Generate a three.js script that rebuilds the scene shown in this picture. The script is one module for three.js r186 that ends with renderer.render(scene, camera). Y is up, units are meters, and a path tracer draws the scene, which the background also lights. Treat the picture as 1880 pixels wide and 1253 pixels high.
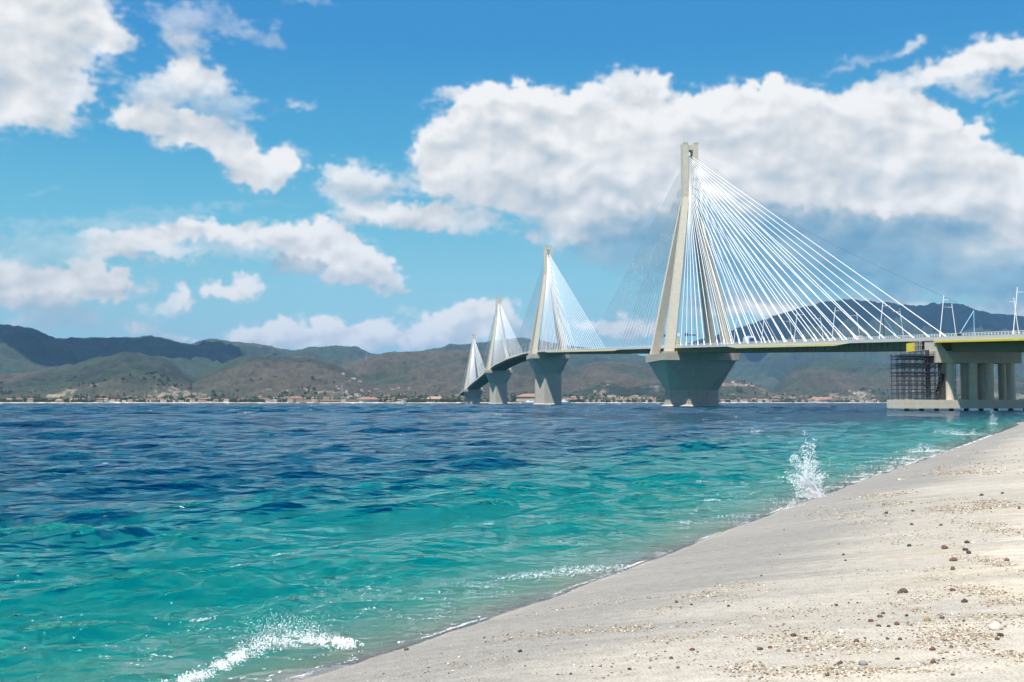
import * as THREE from 'three';
import { mergeGeometries, mergeVertices } from 'three/addons/utils/BufferGeometryUtils.js';

// ---------------------------------------------------------------- camera, sun, exposure
const scene = new THREE.Scene();
const EYE = 2.326;
const camera = new THREE.PerspectiveCamera(33.82, 1024 / 682, 0.3, 60000);
camera.position.set(0, EYE, 0);
camera.rotation.x = 0.05446;
const renderer = new THREE.WebGLRenderer({ antialias: true });
renderer.toneMapping = THREE.LinearToneMapping;
renderer.toneMappingExposure = 1.5; // the photograph is exposed for its shaded side and printed bright
renderer.shadowMap.enabled = true;
const SUN = new THREE.Vector3(-9.6, 31, 12).normalize();
const sun = new THREE.DirectionalLight(new THREE.Color(1, 0.955, 0.88), 5);
sun.position.copy(SUN).multiplyScalar(4000);
sun.name = 'sun';
sun.castShadow = true;
sun.shadow.mapSize.set(4096, 4096);
Object.assign(sun.shadow.camera, { left: -2600, right: 2600, top: 2600, bottom: -2600, near: 10, far: 9000 });
scene.add(sun);
scene.add(sun.target);

const SHORE = [[-30.0, -24.281], [-10.0, -12.924], [0.0, -7.246], [5.0, -4.406], [9.3, -1.965], [10.545, -1.2], [11.956, -0.398], [13.556, 0.46], [15.37, 1.386], [17.427, 2.399], [19.759, 3.534], [22.403, 4.833], [25.401, 6.326], [28.8, 8.028], [32.654, 9.969], [37.024, 12.205], [41.979, 14.777], [47.597, 17.7], [53.966, 20.99], [61.188, 24.683], [69.377, 28.837], [78.661, 33.522], [89.188, 38.831], [101.123, 44.874], [114.656, 51.663], [130.0, 58.955], [200.0, 114.033], [400.0, 274.033]];
const RIDGES = {"far_blue": [12000, [[-1.11, 7.0], [4.44, 285.0], [8.29, 572.0], [10.19, 695.0], [11.67, 777.0], [12.61, 843.0], [13.67, 913.0], [14.98, 993.0], [16.02, 1027.0], [16.79, 1046.0], [17.81, 1012.0], [18.81, 990.0], [19.43, 953.0], [20.54, 968.0], [21.76, 971.0], [22.7, 883.0], [23.88, 838.0], [24.57, 818.0], [27.26, 721.0], [33.44, 482.0]]], "skyline": [9000, [[-34.99, 463.0], [-28.99, 518.0], [-24.56, 530.0], [-23.15, 496.0], [-21.96, 480.0], [-19.78, 491.0], [-18.91, 497.0], [-18.41, 495.0], [-17.91, 509.0], [-17.02, 482.0], [-16.12, 450.0], [-15.48, 477.0], [-14.96, 491.0], [-13.91, 464.0], [-12.86, 449.0], [-10.99, 404.0], [-10.19, 429.0], [-8.02, 434.0], [-7.19, 387.0], [-6.1, 384.0], [-4.99, 397.0], [-3.89, 424.0], [-3.06, 459.0], [-1.67, 469.0], [-0.28, 499.0], [0.56, 513.0], [1.67, 486.0], [3.34, 442.0], [5.0, 406.0], [6.65, 366.0], [8.56, 299.0], [10.98, 190.0], [13.1, 116.0], [17.73, 60.0], [31.41, 54.0]]], "shadow_mountain": [7600, [[-35.0, 452.0], [-29.0, 476.0], [-24.56, 472.0], [-23.63, 462.0], [-22.8, 437.0], [-21.96, 381.0], [-20.99, 325.0], [-20.13, 303.0], [-18.77, 333.0], [-17.52, 371.0], [-16.63, 380.0], [-15.47, 350.0], [-13.91, 299.0], [-12.05, 243.0], [-9.36, 180.0], [-4.99, 145.0], [-1.11, 90.0], [4.43, 16.0]]], "middle_hill": [5600, [[-31.02, 93.0], [-10.44, 106.0], [-8.28, 193.0], [-6.65, 234.0], [-4.99, 245.0], [-2.5, 254.0], [-1.11, 238.0], [0.56, 225.0], [2.22, 194.0], [3.33, 173.0], [4.16, 197.0], [4.88, 205.0], [5.82, 196.0], [6.92, 172.0], [8.28, 107.0], [10.97, 53.0], [13.09, 26.0], [20.21, 12.0]]], "brown_hill": [4400, [[-33.03, 122.0], [-26.77, 114.0], [-24.51, 97.0], [-23.12, 106.0], [-21.81, 119.0], [-20.74, 152.0], [-19.64, 171.0], [-18.9, 182.0], [-18.02, 176.0], [-17.0, 153.0], [-16.1, 102.0], [-15.58, 103.0], [-14.94, 128.0], [-13.9, 161.0], [-12.85, 177.0], [-10.99, 176.0], [-9.37, 156.0], [-8.01, 105.0], [-6.91, 59.0], [-4.99, 38.0], [-2.5, 34.0], [2.77, 38.0], [3.61, 59.0], [4.71, 89.0], [5.81, 72.0], [6.91, 82.0], [8.0, 86.0], [9.63, 78.0], [10.71, 84.0], [12.57, 56.0], [13.62, 27.0], [17.73, 14.0], [27.18, 13.0]]], "right_hill": [6200, [[9.35, 14.0], [12.57, 52.0], [13.12, 75.0], [13.79, 156.0], [14.42, 203.0], [15.05, 221.0], [15.83, 225.0], [17.08, 209.0], [18.81, 187.0], [20.73, 156.0], [22.64, 138.0], [24.5, 117.0], [27.2, 106.0], [33.4, 75.0]]]};
const CLOUDS = [[-23.95, 17.47, 4.61, 2.91, 0.0, 1.2, 0.5, 0.1], [-24.12, 14.79, 3.39, 2.18, 0.0, 1.0, 0.5, 0.12], [-22.04, 17.95, 2.73, 1.74, 0.0, 0.9, 0.6, 0.08], [-20.3, 17.41, 1.77, 0.76, 25.0, 0.7, 0.6, 0.1], [-23.62, 13.74, 2.68, 1.12, 12.0, 0.9, 0.5, 0.2], [-21.71, 14.3, 1.0, 0.55, -10.0, 0.6, 0.6, 0.15], [-27.59, 16.04, 4.64, 4.64, 0.0, 1.2, 0.5, 0.1], [-21.61, 15.3, 0.55, 0.4, 0.0, 0.4, 0.7, 0.1], [-16.5, 18.64, 1.57, 0.78, -20.0, 0.45, 0.9, 0.1], [-16.48, 17.53, 1.17, 1.17, 0.0, 0.7, 0.6, 0.15], [-17.53, 18.43, 1.29, 0.41, 10.0, 0.35, 0.9, 0.1], [-14.12, 18.22, 2.12, 0.8, 15.0, 0.38, 0.9, 0.1], [-12.24, 17.97, 0.81, 0.67, -30.0, 0.4, 0.8, 0.1], [-10.63, 19.71, 1.62, 0.27, 0.0, 0.25, 0.9, 0.1], [-16.19, 15.78, 1.57, 0.92, 0.0, 1.0, 0.45, 0.08], [-17.47, 15.05, 1.81, 0.88, -15.0, 0.8, 0.6, 0.12], [-14.88, 15.36, 1.58, 0.79, 25.0, 0.6, 0.7, 0.1], [-18.67, 13.86, 1.54, 0.87, -5.0, 0.9, 0.5, 0.1], [-17.44, 13.34, 2.59, 0.88, 8.0, 1.0, 0.4, 0.06], [-15.37, 13.4, 1.32, 0.79, 0.0, 0.8, 0.6, 0.12], [-16.18, 14.76, 3.92, 0.78, 5.0, 0.55, 0.9, 0.15], [-14.33, 14.24, 1.59, 0.66, 20.0, 0.45, 0.9, 0.1], [-14.04, 12.43, 1.86, 1.12, 25.0, 1.0, 0.4, 0.1], [-13.37, 11.54, 1.6, 0.96, 30.0, 1.0, 0.4, 0.12], [-11.63, 11.88, 1.21, 0.86, -20.0, 1.0, 0.35, 0.05], [-12.43, 11.05, 1.21, 0.59, 0.0, 0.8, 0.4, 0.12], [-10.99, 14.76, 0.76, 0.38, -10.0, 0.5, 0.7, 0.05], [-13.78, 12.97, 0.67, 0.67, 0.0, 0.6, 0.5, 0.08], [-12.15, 10.66, 0.67, 0.32, 0.0, 0.6, 0.5, 0.1], [-9.32, 11.7, 0.6, 0.44, 0.0, 0.5, 0.6, 0.1], [-8.36, 11.32, 1.09, 0.96, -20.0, 0.85, 0.5, 0.08], [-9.45, 10.62, 0.82, 0.44, 0.0, 0.7, 0.6, 0.15], [-6.98, 10.95, 1.92, 0.99, 0.0, 0.8, 0.6, 0.12], [-6.14, 9.47, 3.03, 0.72, 0.0, 1.0, 0.45, 0.1], [-8.35, 9.97, 1.64, 0.55, 5.0, 0.7, 0.6, 0.15], [-3.91, 9.37, 2.49, 0.66, 0.0, 0.9, 0.5, 0.15], [-1.96, 9.11, 1.67, 0.56, 0.0, 0.6, 0.7, 0.15], [-3.93, 12.5, 1.38, 1.38, 0.0, 1.0, 0.45, 0.08], [-2.53, 13.46, 1.94, 1.67, 0.0, 1.1, 0.4, 0.12], [-1.97, 15.07, 1.33, 1.17, 0.0, 1.0, 0.3, 0.05], [-0.99, 15.47, 0.83, 0.78, 0.0, 0.9, 0.3, 0.05], [0.56, 15.47, 1.11, 0.89, 0.0, 0.9, 0.3, 0.05], [1.69, 14.8, 1.67, 1.11, 0.0, 1.0, 0.35, 0.08], [-1.12, 12.12, 3.06, 2.22, 0.0, 1.2, 0.4, 0.14], [1.69, 12.66, 3.33, 2.5, 0.0, 1.3, 0.4, 0.16], [4.49, 13.16, 3.6, 2.49, 0.0, 1.3, 0.4, 0.08], [5.34, 15.94, 1.93, 0.77, -8.0, 0.75, 0.6, 0.08], [7.01, 15.76, 1.37, 0.71, 5.0, 0.9, 0.35, 0.02], [4.5, 15.03, 1.66, 0.83, 0.0, 0.9, 0.4, 0.05], [0.84, 10.76, 3.61, 1.67, 0.0, 1.2, 0.5, 0.18], [3.92, 10.46, 3.6, 1.94, 0.0, 1.2, 0.5, 0.15], [-3.08, 11.29, 2.5, 1.39, 0.0, 1.0, 0.5, 0.12], [-3.38, 15.58, 0.55, 0.28, 0.0, 0.5, 0.6, 0.05], [-4.08, 15.25, 0.83, 0.22, -15.0, 0.35, 0.8, 0.05], [5.87, 11.52, 3.58, 2.21, 0.0, 1.2, 0.5, 0.05], [3.35, 8.28, 3.33, 1.11, 5.0, 0.8, 0.7, 0.35], [5.86, 8.79, 2.48, 1.65, 0.0, 0.95, 0.6, 0.2], [5.57, 7.48, 3.04, 0.72, 0.0, 0.7, 0.8, 0.8], [8.65, 13.85, 3.55, 1.64, 0.0, 1.2, 0.3, 0.02], [11.39, 14.79, 2.97, 1.13, 0.0, 1.1, 0.3, 0.02], [13.15, 15.35, 1.07, 0.69, 0.0, 1.0, 0.25, 0.0], [10.03, 14.59, 1.63, 0.98, 0.0, 1.0, 0.3, 0.0], [14.87, 14.72, 1.32, 0.74, 0.0, 0.9, 0.35, 0.05], [12.44, 12.37, 4.56, 2.41, 0.0, 1.3, 0.4, 0.12], [15.89, 13.23, 3.67, 1.84, 0.0, 1.3, 0.4, 0.12], [17.96, 13.86, 2.32, 1.29, 0.0, 1.1, 0.35, 0.05], [19.48, 14.0, 1.14, 0.97, 0.0, 1.0, 0.3, 0.03], [20.46, 13.16, 1.51, 1.01, 0.0, 1.0, 0.3, 0.04], [21.44, 12.82, 0.75, 0.9, 0.0, 0.9, 0.3, 0.05], [18.94, 11.74, 3.84, 2.3, 0.0, 1.3, 0.4, 0.1], [22.88, 12.32, 0.64, 0.98, 0.0, 1.0, 0.3, 0.04], [22.38, 11.48, 1.48, 0.99, 0.0, 1.1, 0.3, 0.05], [22.83, 10.19, 2.71, 1.48, 0.0, 1.2, 0.4, 0.1], [24.49, 10.56, 1.45, 0.82, 0.0, 1.1, 0.3, 0.06], [25.15, 9.01, 3.11, 1.68, 0.0, 1.2, 0.4, 0.1], [21.84, 8.73, 3.98, 1.49, 0.0, 1.2, 0.45, 0.2], [16.88, 10.31, 4.94, 2.08, 0.0, 1.3, 0.45, 0.12], [12.68, 9.97, 4.55, 1.87, 0.0, 1.2, 0.5, 0.22], [9.99, 10.87, 3.26, 1.9, 0.0, 1.1, 0.5, 0.12], [28.49, 8.75, 4.58, 2.52, 0.0, 1.2, 0.4, 0.1], [22.96, 15.9, 2.7, 0.88, -12.0, 1.0, 0.5, 0.08], [24.62, 16.19, 1.93, 0.82, 0.0, 1.0, 0.5, 0.06], [20.51, 15.41, 2.27, 0.55, -14.0, 0.8, 0.6, 0.1], [18.5, 15.34, 2.05, 0.46, -12.0, 0.7, 0.7, 0.1], [19.79, 16.85, 1.14, 0.33, -25.0, 0.6, 0.6, 0.1], [16.98, 16.23, 2.6, 0.31, -14.0, 0.35, 0.9, 0.1], [22.45, 14.72, 1.48, 0.54, 10.0, 0.6, 0.7, 0.12], [17.46, 14.54, 1.29, 0.52, -15.0, 0.7, 0.6, 0.1], [27.12, 15.39, 2.8, 1.4, 0.0, 1.0, 0.5, 0.1], [24.1, 14.06, 1.21, 0.34, -20.0, 0.4, 0.8, 0.1], [9.97, 8.17, 5.16, 1.63, 0.0, 0.95, 0.7, 0.85], [13.98, 7.51, 5.85, 1.7, 0.0, 1.0, 0.7, 1.0], [17.85, 7.5, 5.42, 1.29, 3.0, 1.0, 0.7, 0.75], [22.28, 6.65, 5.2, 0.94, 0.0, 0.9, 0.8, 0.4], [20.32, 5.7, 4.8, 0.86, 0.0, 0.9, 0.8, 0.85], [24.14, 5.3, 3.15, 0.82, 0.0, 0.9, 0.8, 0.75], [9.95, 6.53, 4.62, 1.47, 0.0, 0.7, 0.8, 1.0], [15.78, 6.12, 4.46, 1.21, 0.0, 0.75, 0.8, 1.0], [6.68, 7.41, 1.93, 1.38, 0.0, 0.5, 0.9, 0.9], [26.45, 6.44, 3.77, 1.65, 0.0, 1.0, 0.7, 0.5], [21.33, 7.34, 3.75, 0.5, 0.0, 0.7, 0.8, 0.15], [12.62, 5.25, 1.88, 0.96, 0.0, 1.0, 0.45, 0.05], [11.02, 4.88, 1.62, 0.81, 0.0, 0.9, 0.45, 0.05], [9.4, 5.04, 1.09, 0.65, 0.0, 0.7, 0.6, 0.1], [13.69, 5.64, 0.8, 0.48, 0.0, 0.8, 0.5, 0.05], [11.03, 5.97, 1.08, 0.43, 0.0, 0.4, 0.9, 0.3], [19.07, 5.01, 1.02, 0.46, 0.0, 0.9, 0.5, 0.05], [18.06, 4.72, 2.32, 0.46, 0.0, 0.8, 0.6, 0.12], [14.72, 4.54, 2.38, 0.63, 0.0, 0.9, 0.5, 0.08], [20.3, 4.66, 1.26, 0.3, 0.0, 0.5, 0.8, 0.1], [23.65, 4.42, 1.71, 0.39, 0.0, 0.8, 0.6, 0.12], [25.73, 4.48, 2.14, 0.57, 0.0, 0.8, 0.6, 0.12], [5.28, 3.84, 1.93, 0.5, 0.0, 0.9, 0.4, 0.08], [4.17, 3.93, 1.11, 0.33, 0.0, 0.7, 0.5, 0.08], [6.53, 6.04, 1.1, 0.39, 0.0, 0.35, 0.9, 0.4], [6.66, 3.83, 1.65, 0.44, 0.0, 0.8, 0.5, 0.1], [1.12, 8.34, 0.61, 0.25, 0.0, 0.7, 0.5, 0.08], [-12.87, 3.35, 1.34, 0.64, 0.0, 1.0, 0.3, 0.06], [-13.66, 3.15, 1.06, 0.48, 0.0, 0.9, 0.35, 0.1], [-11.54, 3.51, 1.08, 0.65, 0.0, 0.9, 0.3, 0.08], [-9.93, 3.85, 0.98, 0.71, 0.0, 1.0, 0.28, 0.05], [-9.11, 3.67, 1.09, 0.71, 0.0, 1.0, 0.3, 0.08], [-10.86, 3.24, 1.35, 0.54, 0.0, 0.9, 0.4, 0.12], [-6.93, 3.69, 1.1, 0.6, 0.0, 1.0, 0.3, 0.06], [-8.02, 3.32, 1.37, 0.6, 0.0, 0.9, 0.4, 0.12], [-5.55, 3.42, 1.38, 0.61, 0.0, 0.95, 0.35, 0.1], [-3.89, 3.85, 1.25, 0.72, 0.0, 0.95, 0.3, 0.08], [-2.78, 4.27, 1.11, 0.78, 0.0, 1.0, 0.3, 0.08], [-1.81, 4.77, 0.83, 0.56, 0.0, 1.0, 0.28, 0.03], [-0.56, 4.69, 1.11, 0.72, 0.0, 0.95, 0.35, 0.06], [-2.23, 3.85, 1.94, 0.78, 0.0, 1.0, 0.4, 0.12], [-5.0, 3.01, 3.32, 0.61, 0.0, 0.9, 0.5, 0.2], [-9.38, 2.85, 3.54, 0.54, 0.0, 0.9, 0.5, 0.2], [-5.56, 4.45, 0.66, 0.28, 0.0, 0.45, 0.7, 0.1], [0.0, 4.13, 0.83, 0.56, 0.0, 0.7, 0.5, 0.1], [0.28, 3.3, 1.67, 0.56, 0.0, 0.6, 0.7, 0.2], [-20.36, 7.78, 1.14, 0.56, 0.0, 0.9, 0.5, 0.1], [-18.62, 7.86, 2.05, 0.77, 0.0, 0.95, 0.5, 0.1], [-16.85, 8.47, 1.56, 0.57, 0.0, 1.0, 0.4, 0.06], [-15.04, 8.41, 2.11, 0.69, 0.0, 1.0, 0.4, 0.08], [-17.34, 7.26, 3.37, 0.57, 0.0, 0.8, 0.7, 0.15], [-12.93, 8.35, 2.14, 0.75, 0.0, 1.0, 0.45, 0.1], [-10.24, 8.57, 1.63, 0.76, 0.0, 0.9, 0.5, 0.12], [-9.7, 8.93, 0.65, 0.49, 0.0, 0.9, 0.35, 0.03], [-8.88, 8.6, 1.09, 0.66, 0.0, 0.85, 0.5, 0.1], [-11.04, 7.46, 1.62, 0.81, 0.0, 1.0, 0.45, 0.12], [-9.42, 7.5, 1.91, 0.98, 0.0, 1.1, 0.4, 0.04], [-7.78, 7.12, 1.51, 1.1, 0.0, 1.1, 0.35, 0.05], [-6.67, 6.45, 1.1, 0.88, 0.0, 1.0, 0.4, 0.08], [-8.32, 6.15, 2.46, 0.55, 0.0, 0.95, 0.5, 0.25], [-11.04, 6.78, 1.35, 0.43, 0.0, 0.7, 0.6, 0.6], [-5.56, 5.83, 0.97, 0.33, 0.0, 0.6, 0.7, 0.2], [-13.98, 7.51, 2.66, 0.48, 0.0, 0.5, 0.9, 0.2], [-24.15, 5.8, 1.7, 0.82, 0.0, 1.0, 0.35, 0.05], [-22.73, 5.48, 1.72, 0.84, 0.0, 1.0, 0.4, 0.08], [-20.71, 6.73, 0.8, 0.75, 0.0, 1.0, 0.3, 0.03], [-21.05, 5.67, 1.5, 0.9, 0.0, 1.1, 0.35, 0.06], [-19.33, 6.0, 0.82, 0.66, 0.0, 1.0, 0.3, 0.05], [-19.44, 5.21, 1.27, 0.56, 0.0, 0.9, 0.45, 0.12], [-23.19, 4.7, 2.2, 0.44, 0.0, 0.8, 0.7, 0.45], [-21.5, 3.98, 2.74, 0.65, 0.0, 0.75, 0.7, 0.25], [-23.4, 3.8, 1.95, 0.49, 0.0, 0.6, 0.8, 0.35], [-21.81, 7.45, 1.49, 0.6, 0.0, 0.45, 0.9, 0.15], [-26.42, 5.45, 2.83, 1.41, 0.0, 1.0, 0.4, 0.08], [-16.42, 5.43, 0.73, 0.52, 0.0, 0.9, 0.45, 0.08], [-16.53, 4.76, 0.89, 0.57, 0.0, 0.85, 0.5, 0.12], [-17.55, 4.47, 0.93, 0.67, 0.0, 0.6, 0.8, 0.15], [-17.95, 5.78, 0.41, 0.52, 0.0, 0.4, 0.8, 0.1], [-18.29, 3.53, 1.29, 0.41, 0.0, 0.7, 0.6, 0.12], [-16.51, 3.11, 1.04, 0.21, 0.0, 0.8, 0.4, 0.1], [-14.74, 5.61, 0.9, 0.48, 10.0, 0.9, 0.45, 0.08], [-13.43, 5.91, 0.91, 0.59, 0.0, 1.0, 0.4, 0.06], [-13.95, 5.31, 1.22, 0.32, 0.0, 0.85, 0.5, 0.15], [-12.63, 5.71, 0.64, 0.38, 0.0, 0.7, 0.5, 0.08], [-21.11, 8.51, 5.51, 0.35, -6.0, 0.32, 1.0, 0.05], [-16.09, 9.42, 5.24, 0.26, -7.0, 0.25, 1.0, 0.05], [-23.25, 7.62, 3.18, 0.49, -5.0, 0.3, 1.0, 0.05], [-22.59, 9.95, 1.48, 0.2, -15.0, 0.14, 1.0, 0.05], [-23.47, 6.85, 2.93, 0.73, 0.0, 0.35, 1.0, 0.1], [-0.45, 14.41, 1.25, 0.94, 0.0, 1.0, 0.35, 0.08], [1.97, 13.73, 1.67, 1.11, 0.0, 1.0, 0.4, 0.1]];
const STONES = [[-0.976, 10.508, 0.0666, "olive"], [0.068, 9.427, 0.0503, "dark"], [-0.259, 10.586, 0.0308, "dark"], [-0.237, 10.297, 0.03, "red"], [1.175, 8.381, 0.0369, "brown"], [1.166, 7.994, 0.0353, "red"], [0.837, 8.102, 0.0435, "dark"], [0.421, 8.157, 0.0357, "dark"], [1.368, 8.637, 0.0509, "redwhite"], [1.665, 11.457, 0.0505, "brown"], [1.764, 11.144, 0.0383, "dark"], [2.064, 10.81, 0.0374, "dark"], [1.836, 8.411, 0.0585, "brown"], [1.916, 8.444, 0.0462, "red"], [2.829, 12.858, 0.0383, "red"], [3.525, 14.899, 0.0297, "dark"], [4.132, 14.111, 0.0499, "dark"], [3.976, 13.494, 0.0409, "dark"], [2.247, 8.689, 0.0435, "dark"], [2.186, 8.828, 0.0618, "brown"], [2.008, 8.257, 0.0412, "brown"], [1.664, 7.96, 0.0513, "tan"], [2.228, 7.711, 0.0428, "brown"], [2.204, 7.681, 0.0388, "red"], [2.935, 10.265, 0.0518, "brown"], [3.068, 10.332, 0.0314, "dark"], [3.135, 10.291, 0.0313, "dark"], [2.911, 9.204, 0.0562, "red"], [3.042, 9.386, 0.0574, "brown"], [3.122, 9.548, 0.0439, "brown"], [2.895, 8.977, 0.0503, "red"], [2.957, 8.918, 0.041, "dark"], [3.037, 8.964, 0.0597, "red"], [3.245, 9.336, 0.0432, "dark"], [3.684, 10.661, 0.0985, "brown"], [3.643, 10.661, 0.0547, "olive"], [2.851, 8.351, 0.0557, "brown"], [2.778, 8.407, 0.0387, "brown"], [2.51, 8.677, 0.0438, "white"], [2.552, 8.791, 0.0711, "white"], [2.561, 7.998, 0.0693, "white"], [2.545, 8.397, 0.0596, "red"], [2.612, 7.71, 0.0474, "dark"], [2.928, 7.913, 0.0573, "red"], [2.788, 7.529, 0.0467, "brown"], [5.274, 13.793, 0.1075, "red"], [4.923, 12.629, 0.1052, "red"], [4.632, 11.903, 0.0744, "olive"], [5.396, 13.469, 0.0915, "dark"], [5.3, 13.136, 0.0893, "dark"], [5.718, 14.216, 0.0818, "dark"], [5.367, 12.282, 0.0715, "red"], [5.053, 14.389, 0.0666, "dark"], [3.304, 9.034, 0.084, "tan"], [3.448, 9.105, 0.0567, "brown"], [3.921, 9.825, 0.077, "dark"], [4.085, 10.506, 0.0602, "brown"], [3.525, 8.197, 0.0649, "dark"], [3.603, 8.459, 0.1338, "white"], [3.456, 8.09, 0.0427, "olive"], [3.527, 8.857, 0.0416, "dark"], [4.227, 10.206, 0.0589, "grey"], [2.351, 7.62, 0.0774, "grey"], [6.059, 17.121, 0.0793, "brown"], [6.318, 16.652, 0.0691, "olive"], [6.51, 19.64, 0.0803, "dark"], [6.937, 19.534, 0.0804, "dark"], [8.971, 21.559, 0.0906, "dark"], [9.416, 21.671, 0.0802, "dark"], [4.511, 18.74, 0.0374, "dark"], [2.036, 7.357, 0.0407, "olive"], [3.069, 7.944, 0.0413, "red"], [2.092, 7.542, 0.0342, "tan"], [2.756, 7.117, 0.0333, "brown"], [8.264, 18.4, 0.0685, "dark"], [15.445, 42.924, 0.1106, "dark"], [4.461, 15.454, 0.0624, "grey"]];
const PATCHES = [[11.84, 39.55, 1.411, 2.275, 900.0], [12.339, 30.43, 0.515, 1.673, 900.0], [8.331, 19.865, 0.4, 1.143, 1500.0], [7.596, 19.223, 0.448, 0.749, 900.0], [6.732, 15.71, 0.322, 1.269, 900.0], [6.096, 20.409, 0.66, 1.789, 500.0], [7.393, 21.912, 0.321, 0.723, 300.0], [5.524, 15.106, 0.66, 1.46, 500.0], [8.124, 24.775, 0.661, 0.949, 300.0], [6.182, 18.337, 0.879, 0.982, 300.0], [2.0, 11.576, 0.257, 0.411, 700.0], [1.651, 11.101, 0.325, 0.307, 300.0], [0.867, 10.049, 0.307, 0.191, 400.0], [0.297, 10.348, 0.599, 0.286, 250.0], [1.301, 9.37, 0.322, 0.345, 300.0], [2.431, 12.056, 0.289, 0.612, 250.0], [2.055, 8.759, 0.402, 0.374, 500.0], [2.298, 8.277, 0.311, 0.288, 500.0], [2.648, 7.904, 0.36, 0.326, 700.0], [3.739, 9.508, 0.402, 0.826, 1500.0], [4.245, 9.941, 0.232, 1.173, 1200.0], [5.211, 11.916, 0.179, 1.65, 900.0], [3.231, 8.328, 0.268, 0.514, 900.0], [2.501, 7.471, 0.344, 0.23, 900.0], [2.114, 7.621, 0.26, 0.24, 500.0], [3.369, 7.819, 0.191, 0.54, 600.0], [4.227, 11.58, 0.562, 0.771, 300.0], [2.961, 9.959, 0.778, 0.898, 250.0], [1.662, 7.724, 0.199, 0.283, 300.0], [1.038, 8.349, 0.544, 0.428, 200.0], [2.433, 9.949, 0.478, 0.615, 200.0], [-0.175, 9.124, 0.672, 0.396, 150.0], [0.928, 12.097, 0.608, 0.287, 150.0], [1.686, 9.771, 0.639, 0.604, 200.0]];


// ---------------------------------------------------------------- helpers
function rng(seed) { let a = seed >>> 0; return () => { a = (a + 0x6d2b79f5) >>> 0; let t = Math.imul(a ^ (a >>> 15), 1 | a); t = (t + Math.imul(t ^ (t >>> 7), 61 | t)) ^ t; return ((t ^ (t >>> 14)) >>> 0) / 4294967296; }; }
const PERM = (() => { const r = rng(77), p = new Uint8Array(512); for (let i = 0; i < 256; i++) p[i] = i; for (let i = 255; i > 0; i--) { const j = Math.floor(r() * (i + 1)), t = p[i]; p[i] = p[j]; p[j] = t; } for (let i = 0; i < 256; i++) p[i + 256] = p[i]; return p; })();
const GX = new Float32Array(256), GY = new Float32Array(256);
for (let i = 0; i < 256; i++) { GX[i] = Math.cos(i * 2.399963); GY[i] = Math.sin(i * 2.399963); }
// gradient noise, about -1..1; optional period per for tiling
function noise(x, y, per = 256) {
  let ix = Math.floor(x), iy = Math.floor(y);
  const fx = x - ix, fy = y - iy, u = fx * fx * fx * (fx * (fx * 6 - 15) + 10), v = fy * fy * fy * (fy * (fy * 6 - 15) + 10);
  const x0 = ((ix % per) + per) % per & 255, x1 = (((ix + 1) % per) + per) % per & 255, y0 = ((iy % per) + per) % per & 255, y1 = (((iy + 1) % per) + per) % per & 255;
  const a = PERM[PERM[x0] + y0], b = PERM[PERM[x1] + y0], c = PERM[PERM[x0] + y1], d = PERM[PERM[x1] + y1];
  const n0 = GX[a] * fx + GY[a] * fy, n1 = GX[b] * (fx - 1) + GY[b] * fy, n2 = GX[c] * fx + GY[c] * (fy - 1), n3 = GX[d] * (fx - 1) + GY[d] * (fy - 1);
  return 1.5 * (n0 + (n1 - n0) * u + (n2 - n0 + (n0 - n1 - n2 + n3) * u) * v);
}
function fbm(x, y, oct = 5, per = 256, gain = 0.5) { let s = 0, a = 1, t = 0; for (let i = 0; i < oct; i++) { s += a * noise(x, y, per); t += a; a *= gain; if (per === 256) { const q = x * 1.62 - y * 1.18 + 17.3; y = x * 1.18 + y * 1.62 + 9.1; x = q; } else { x *= 2; y *= 2; per *= 2; } } return s / t; }
function billow(x, y, oct = 5) { let s = 0, a = 1, t = 0; for (let i = 0; i < oct; i++) { s += a * (1 - Math.abs(noise(x, y)) * 1.6); t += a; a *= 0.55; const q = x * 1.66 - y * 1.2 + 11.7; y = x * 1.2 + y * 1.66 + 5.3; x = q; } return s / t; }
const clamp = THREE.MathUtils.clamp, lerp = THREE.MathUtils.lerp;
const sstep = (a, b, x) => { const t = clamp((x - a) / (b - a), 0, 1); return t * t * (3 - 2 * t); };
const lin = (r, g, b) => new THREE.Color().setRGB(r, g, b);
const s2l = (c) => (c <= 0.04045 ? c / 12.92 : Math.pow((c + 0.055) / 1.055, 2.4));
function table(t, x) { if (x <= t[0][0]) return t[0][1]; for (let i = 1; i < t.length; i++) if (x <= t[i][0]) { const f = (x - t[i - 1][0]) / (t[i][0] - t[i - 1][0]); return lerp(t[i - 1][1], t[i][1], f); } return t[t.length - 1][1]; }
function curve(t, x) { // smooth (Catmull-Rom) look-up
  let i = 1; while (i < t.length - 1 && x > t[i][0]) i++;
  const p1 = t[i - 1], p2 = t[i], p0 = t[Math.max(0, i - 2)], p3 = t[Math.min(t.length - 1, i + 1)], f = clamp((x - p1[0]) / (p2[0] - p1[0]), 0, 1), h = p2[0] - p1[0];
  const m1 = (p2[1] - p0[1]) / Math.max(1e-6, p2[0] - p0[0]) * h, m2 = (p3[1] - p1[1]) / Math.max(1e-6, p3[0] - p1[0]) * h, f2 = f * f, f3 = f2 * f;
  return (2 * f3 - 3 * f2 + 1) * p1[1] + (f3 - 2 * f2 + f) * m1 + (-2 * f3 + 3 * f2) * p2[1] + (f3 - f2) * m2;
}
const used = {};
function numbered(name) { const n = used[name] = (used[name] ?? -1) + 1; return n ? name + '_' + String(n).padStart(3, '0') : name; }
function tag(o, label, category, group, kind) { if (label) o.userData.label = label; if (category) o.userData.category = category; if (group) o.userData.group = group; if (kind) o.userData.kind = kind; return o; }
function shadowed(o) { o.castShadow = o.receiveShadow = true; return o; }
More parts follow.
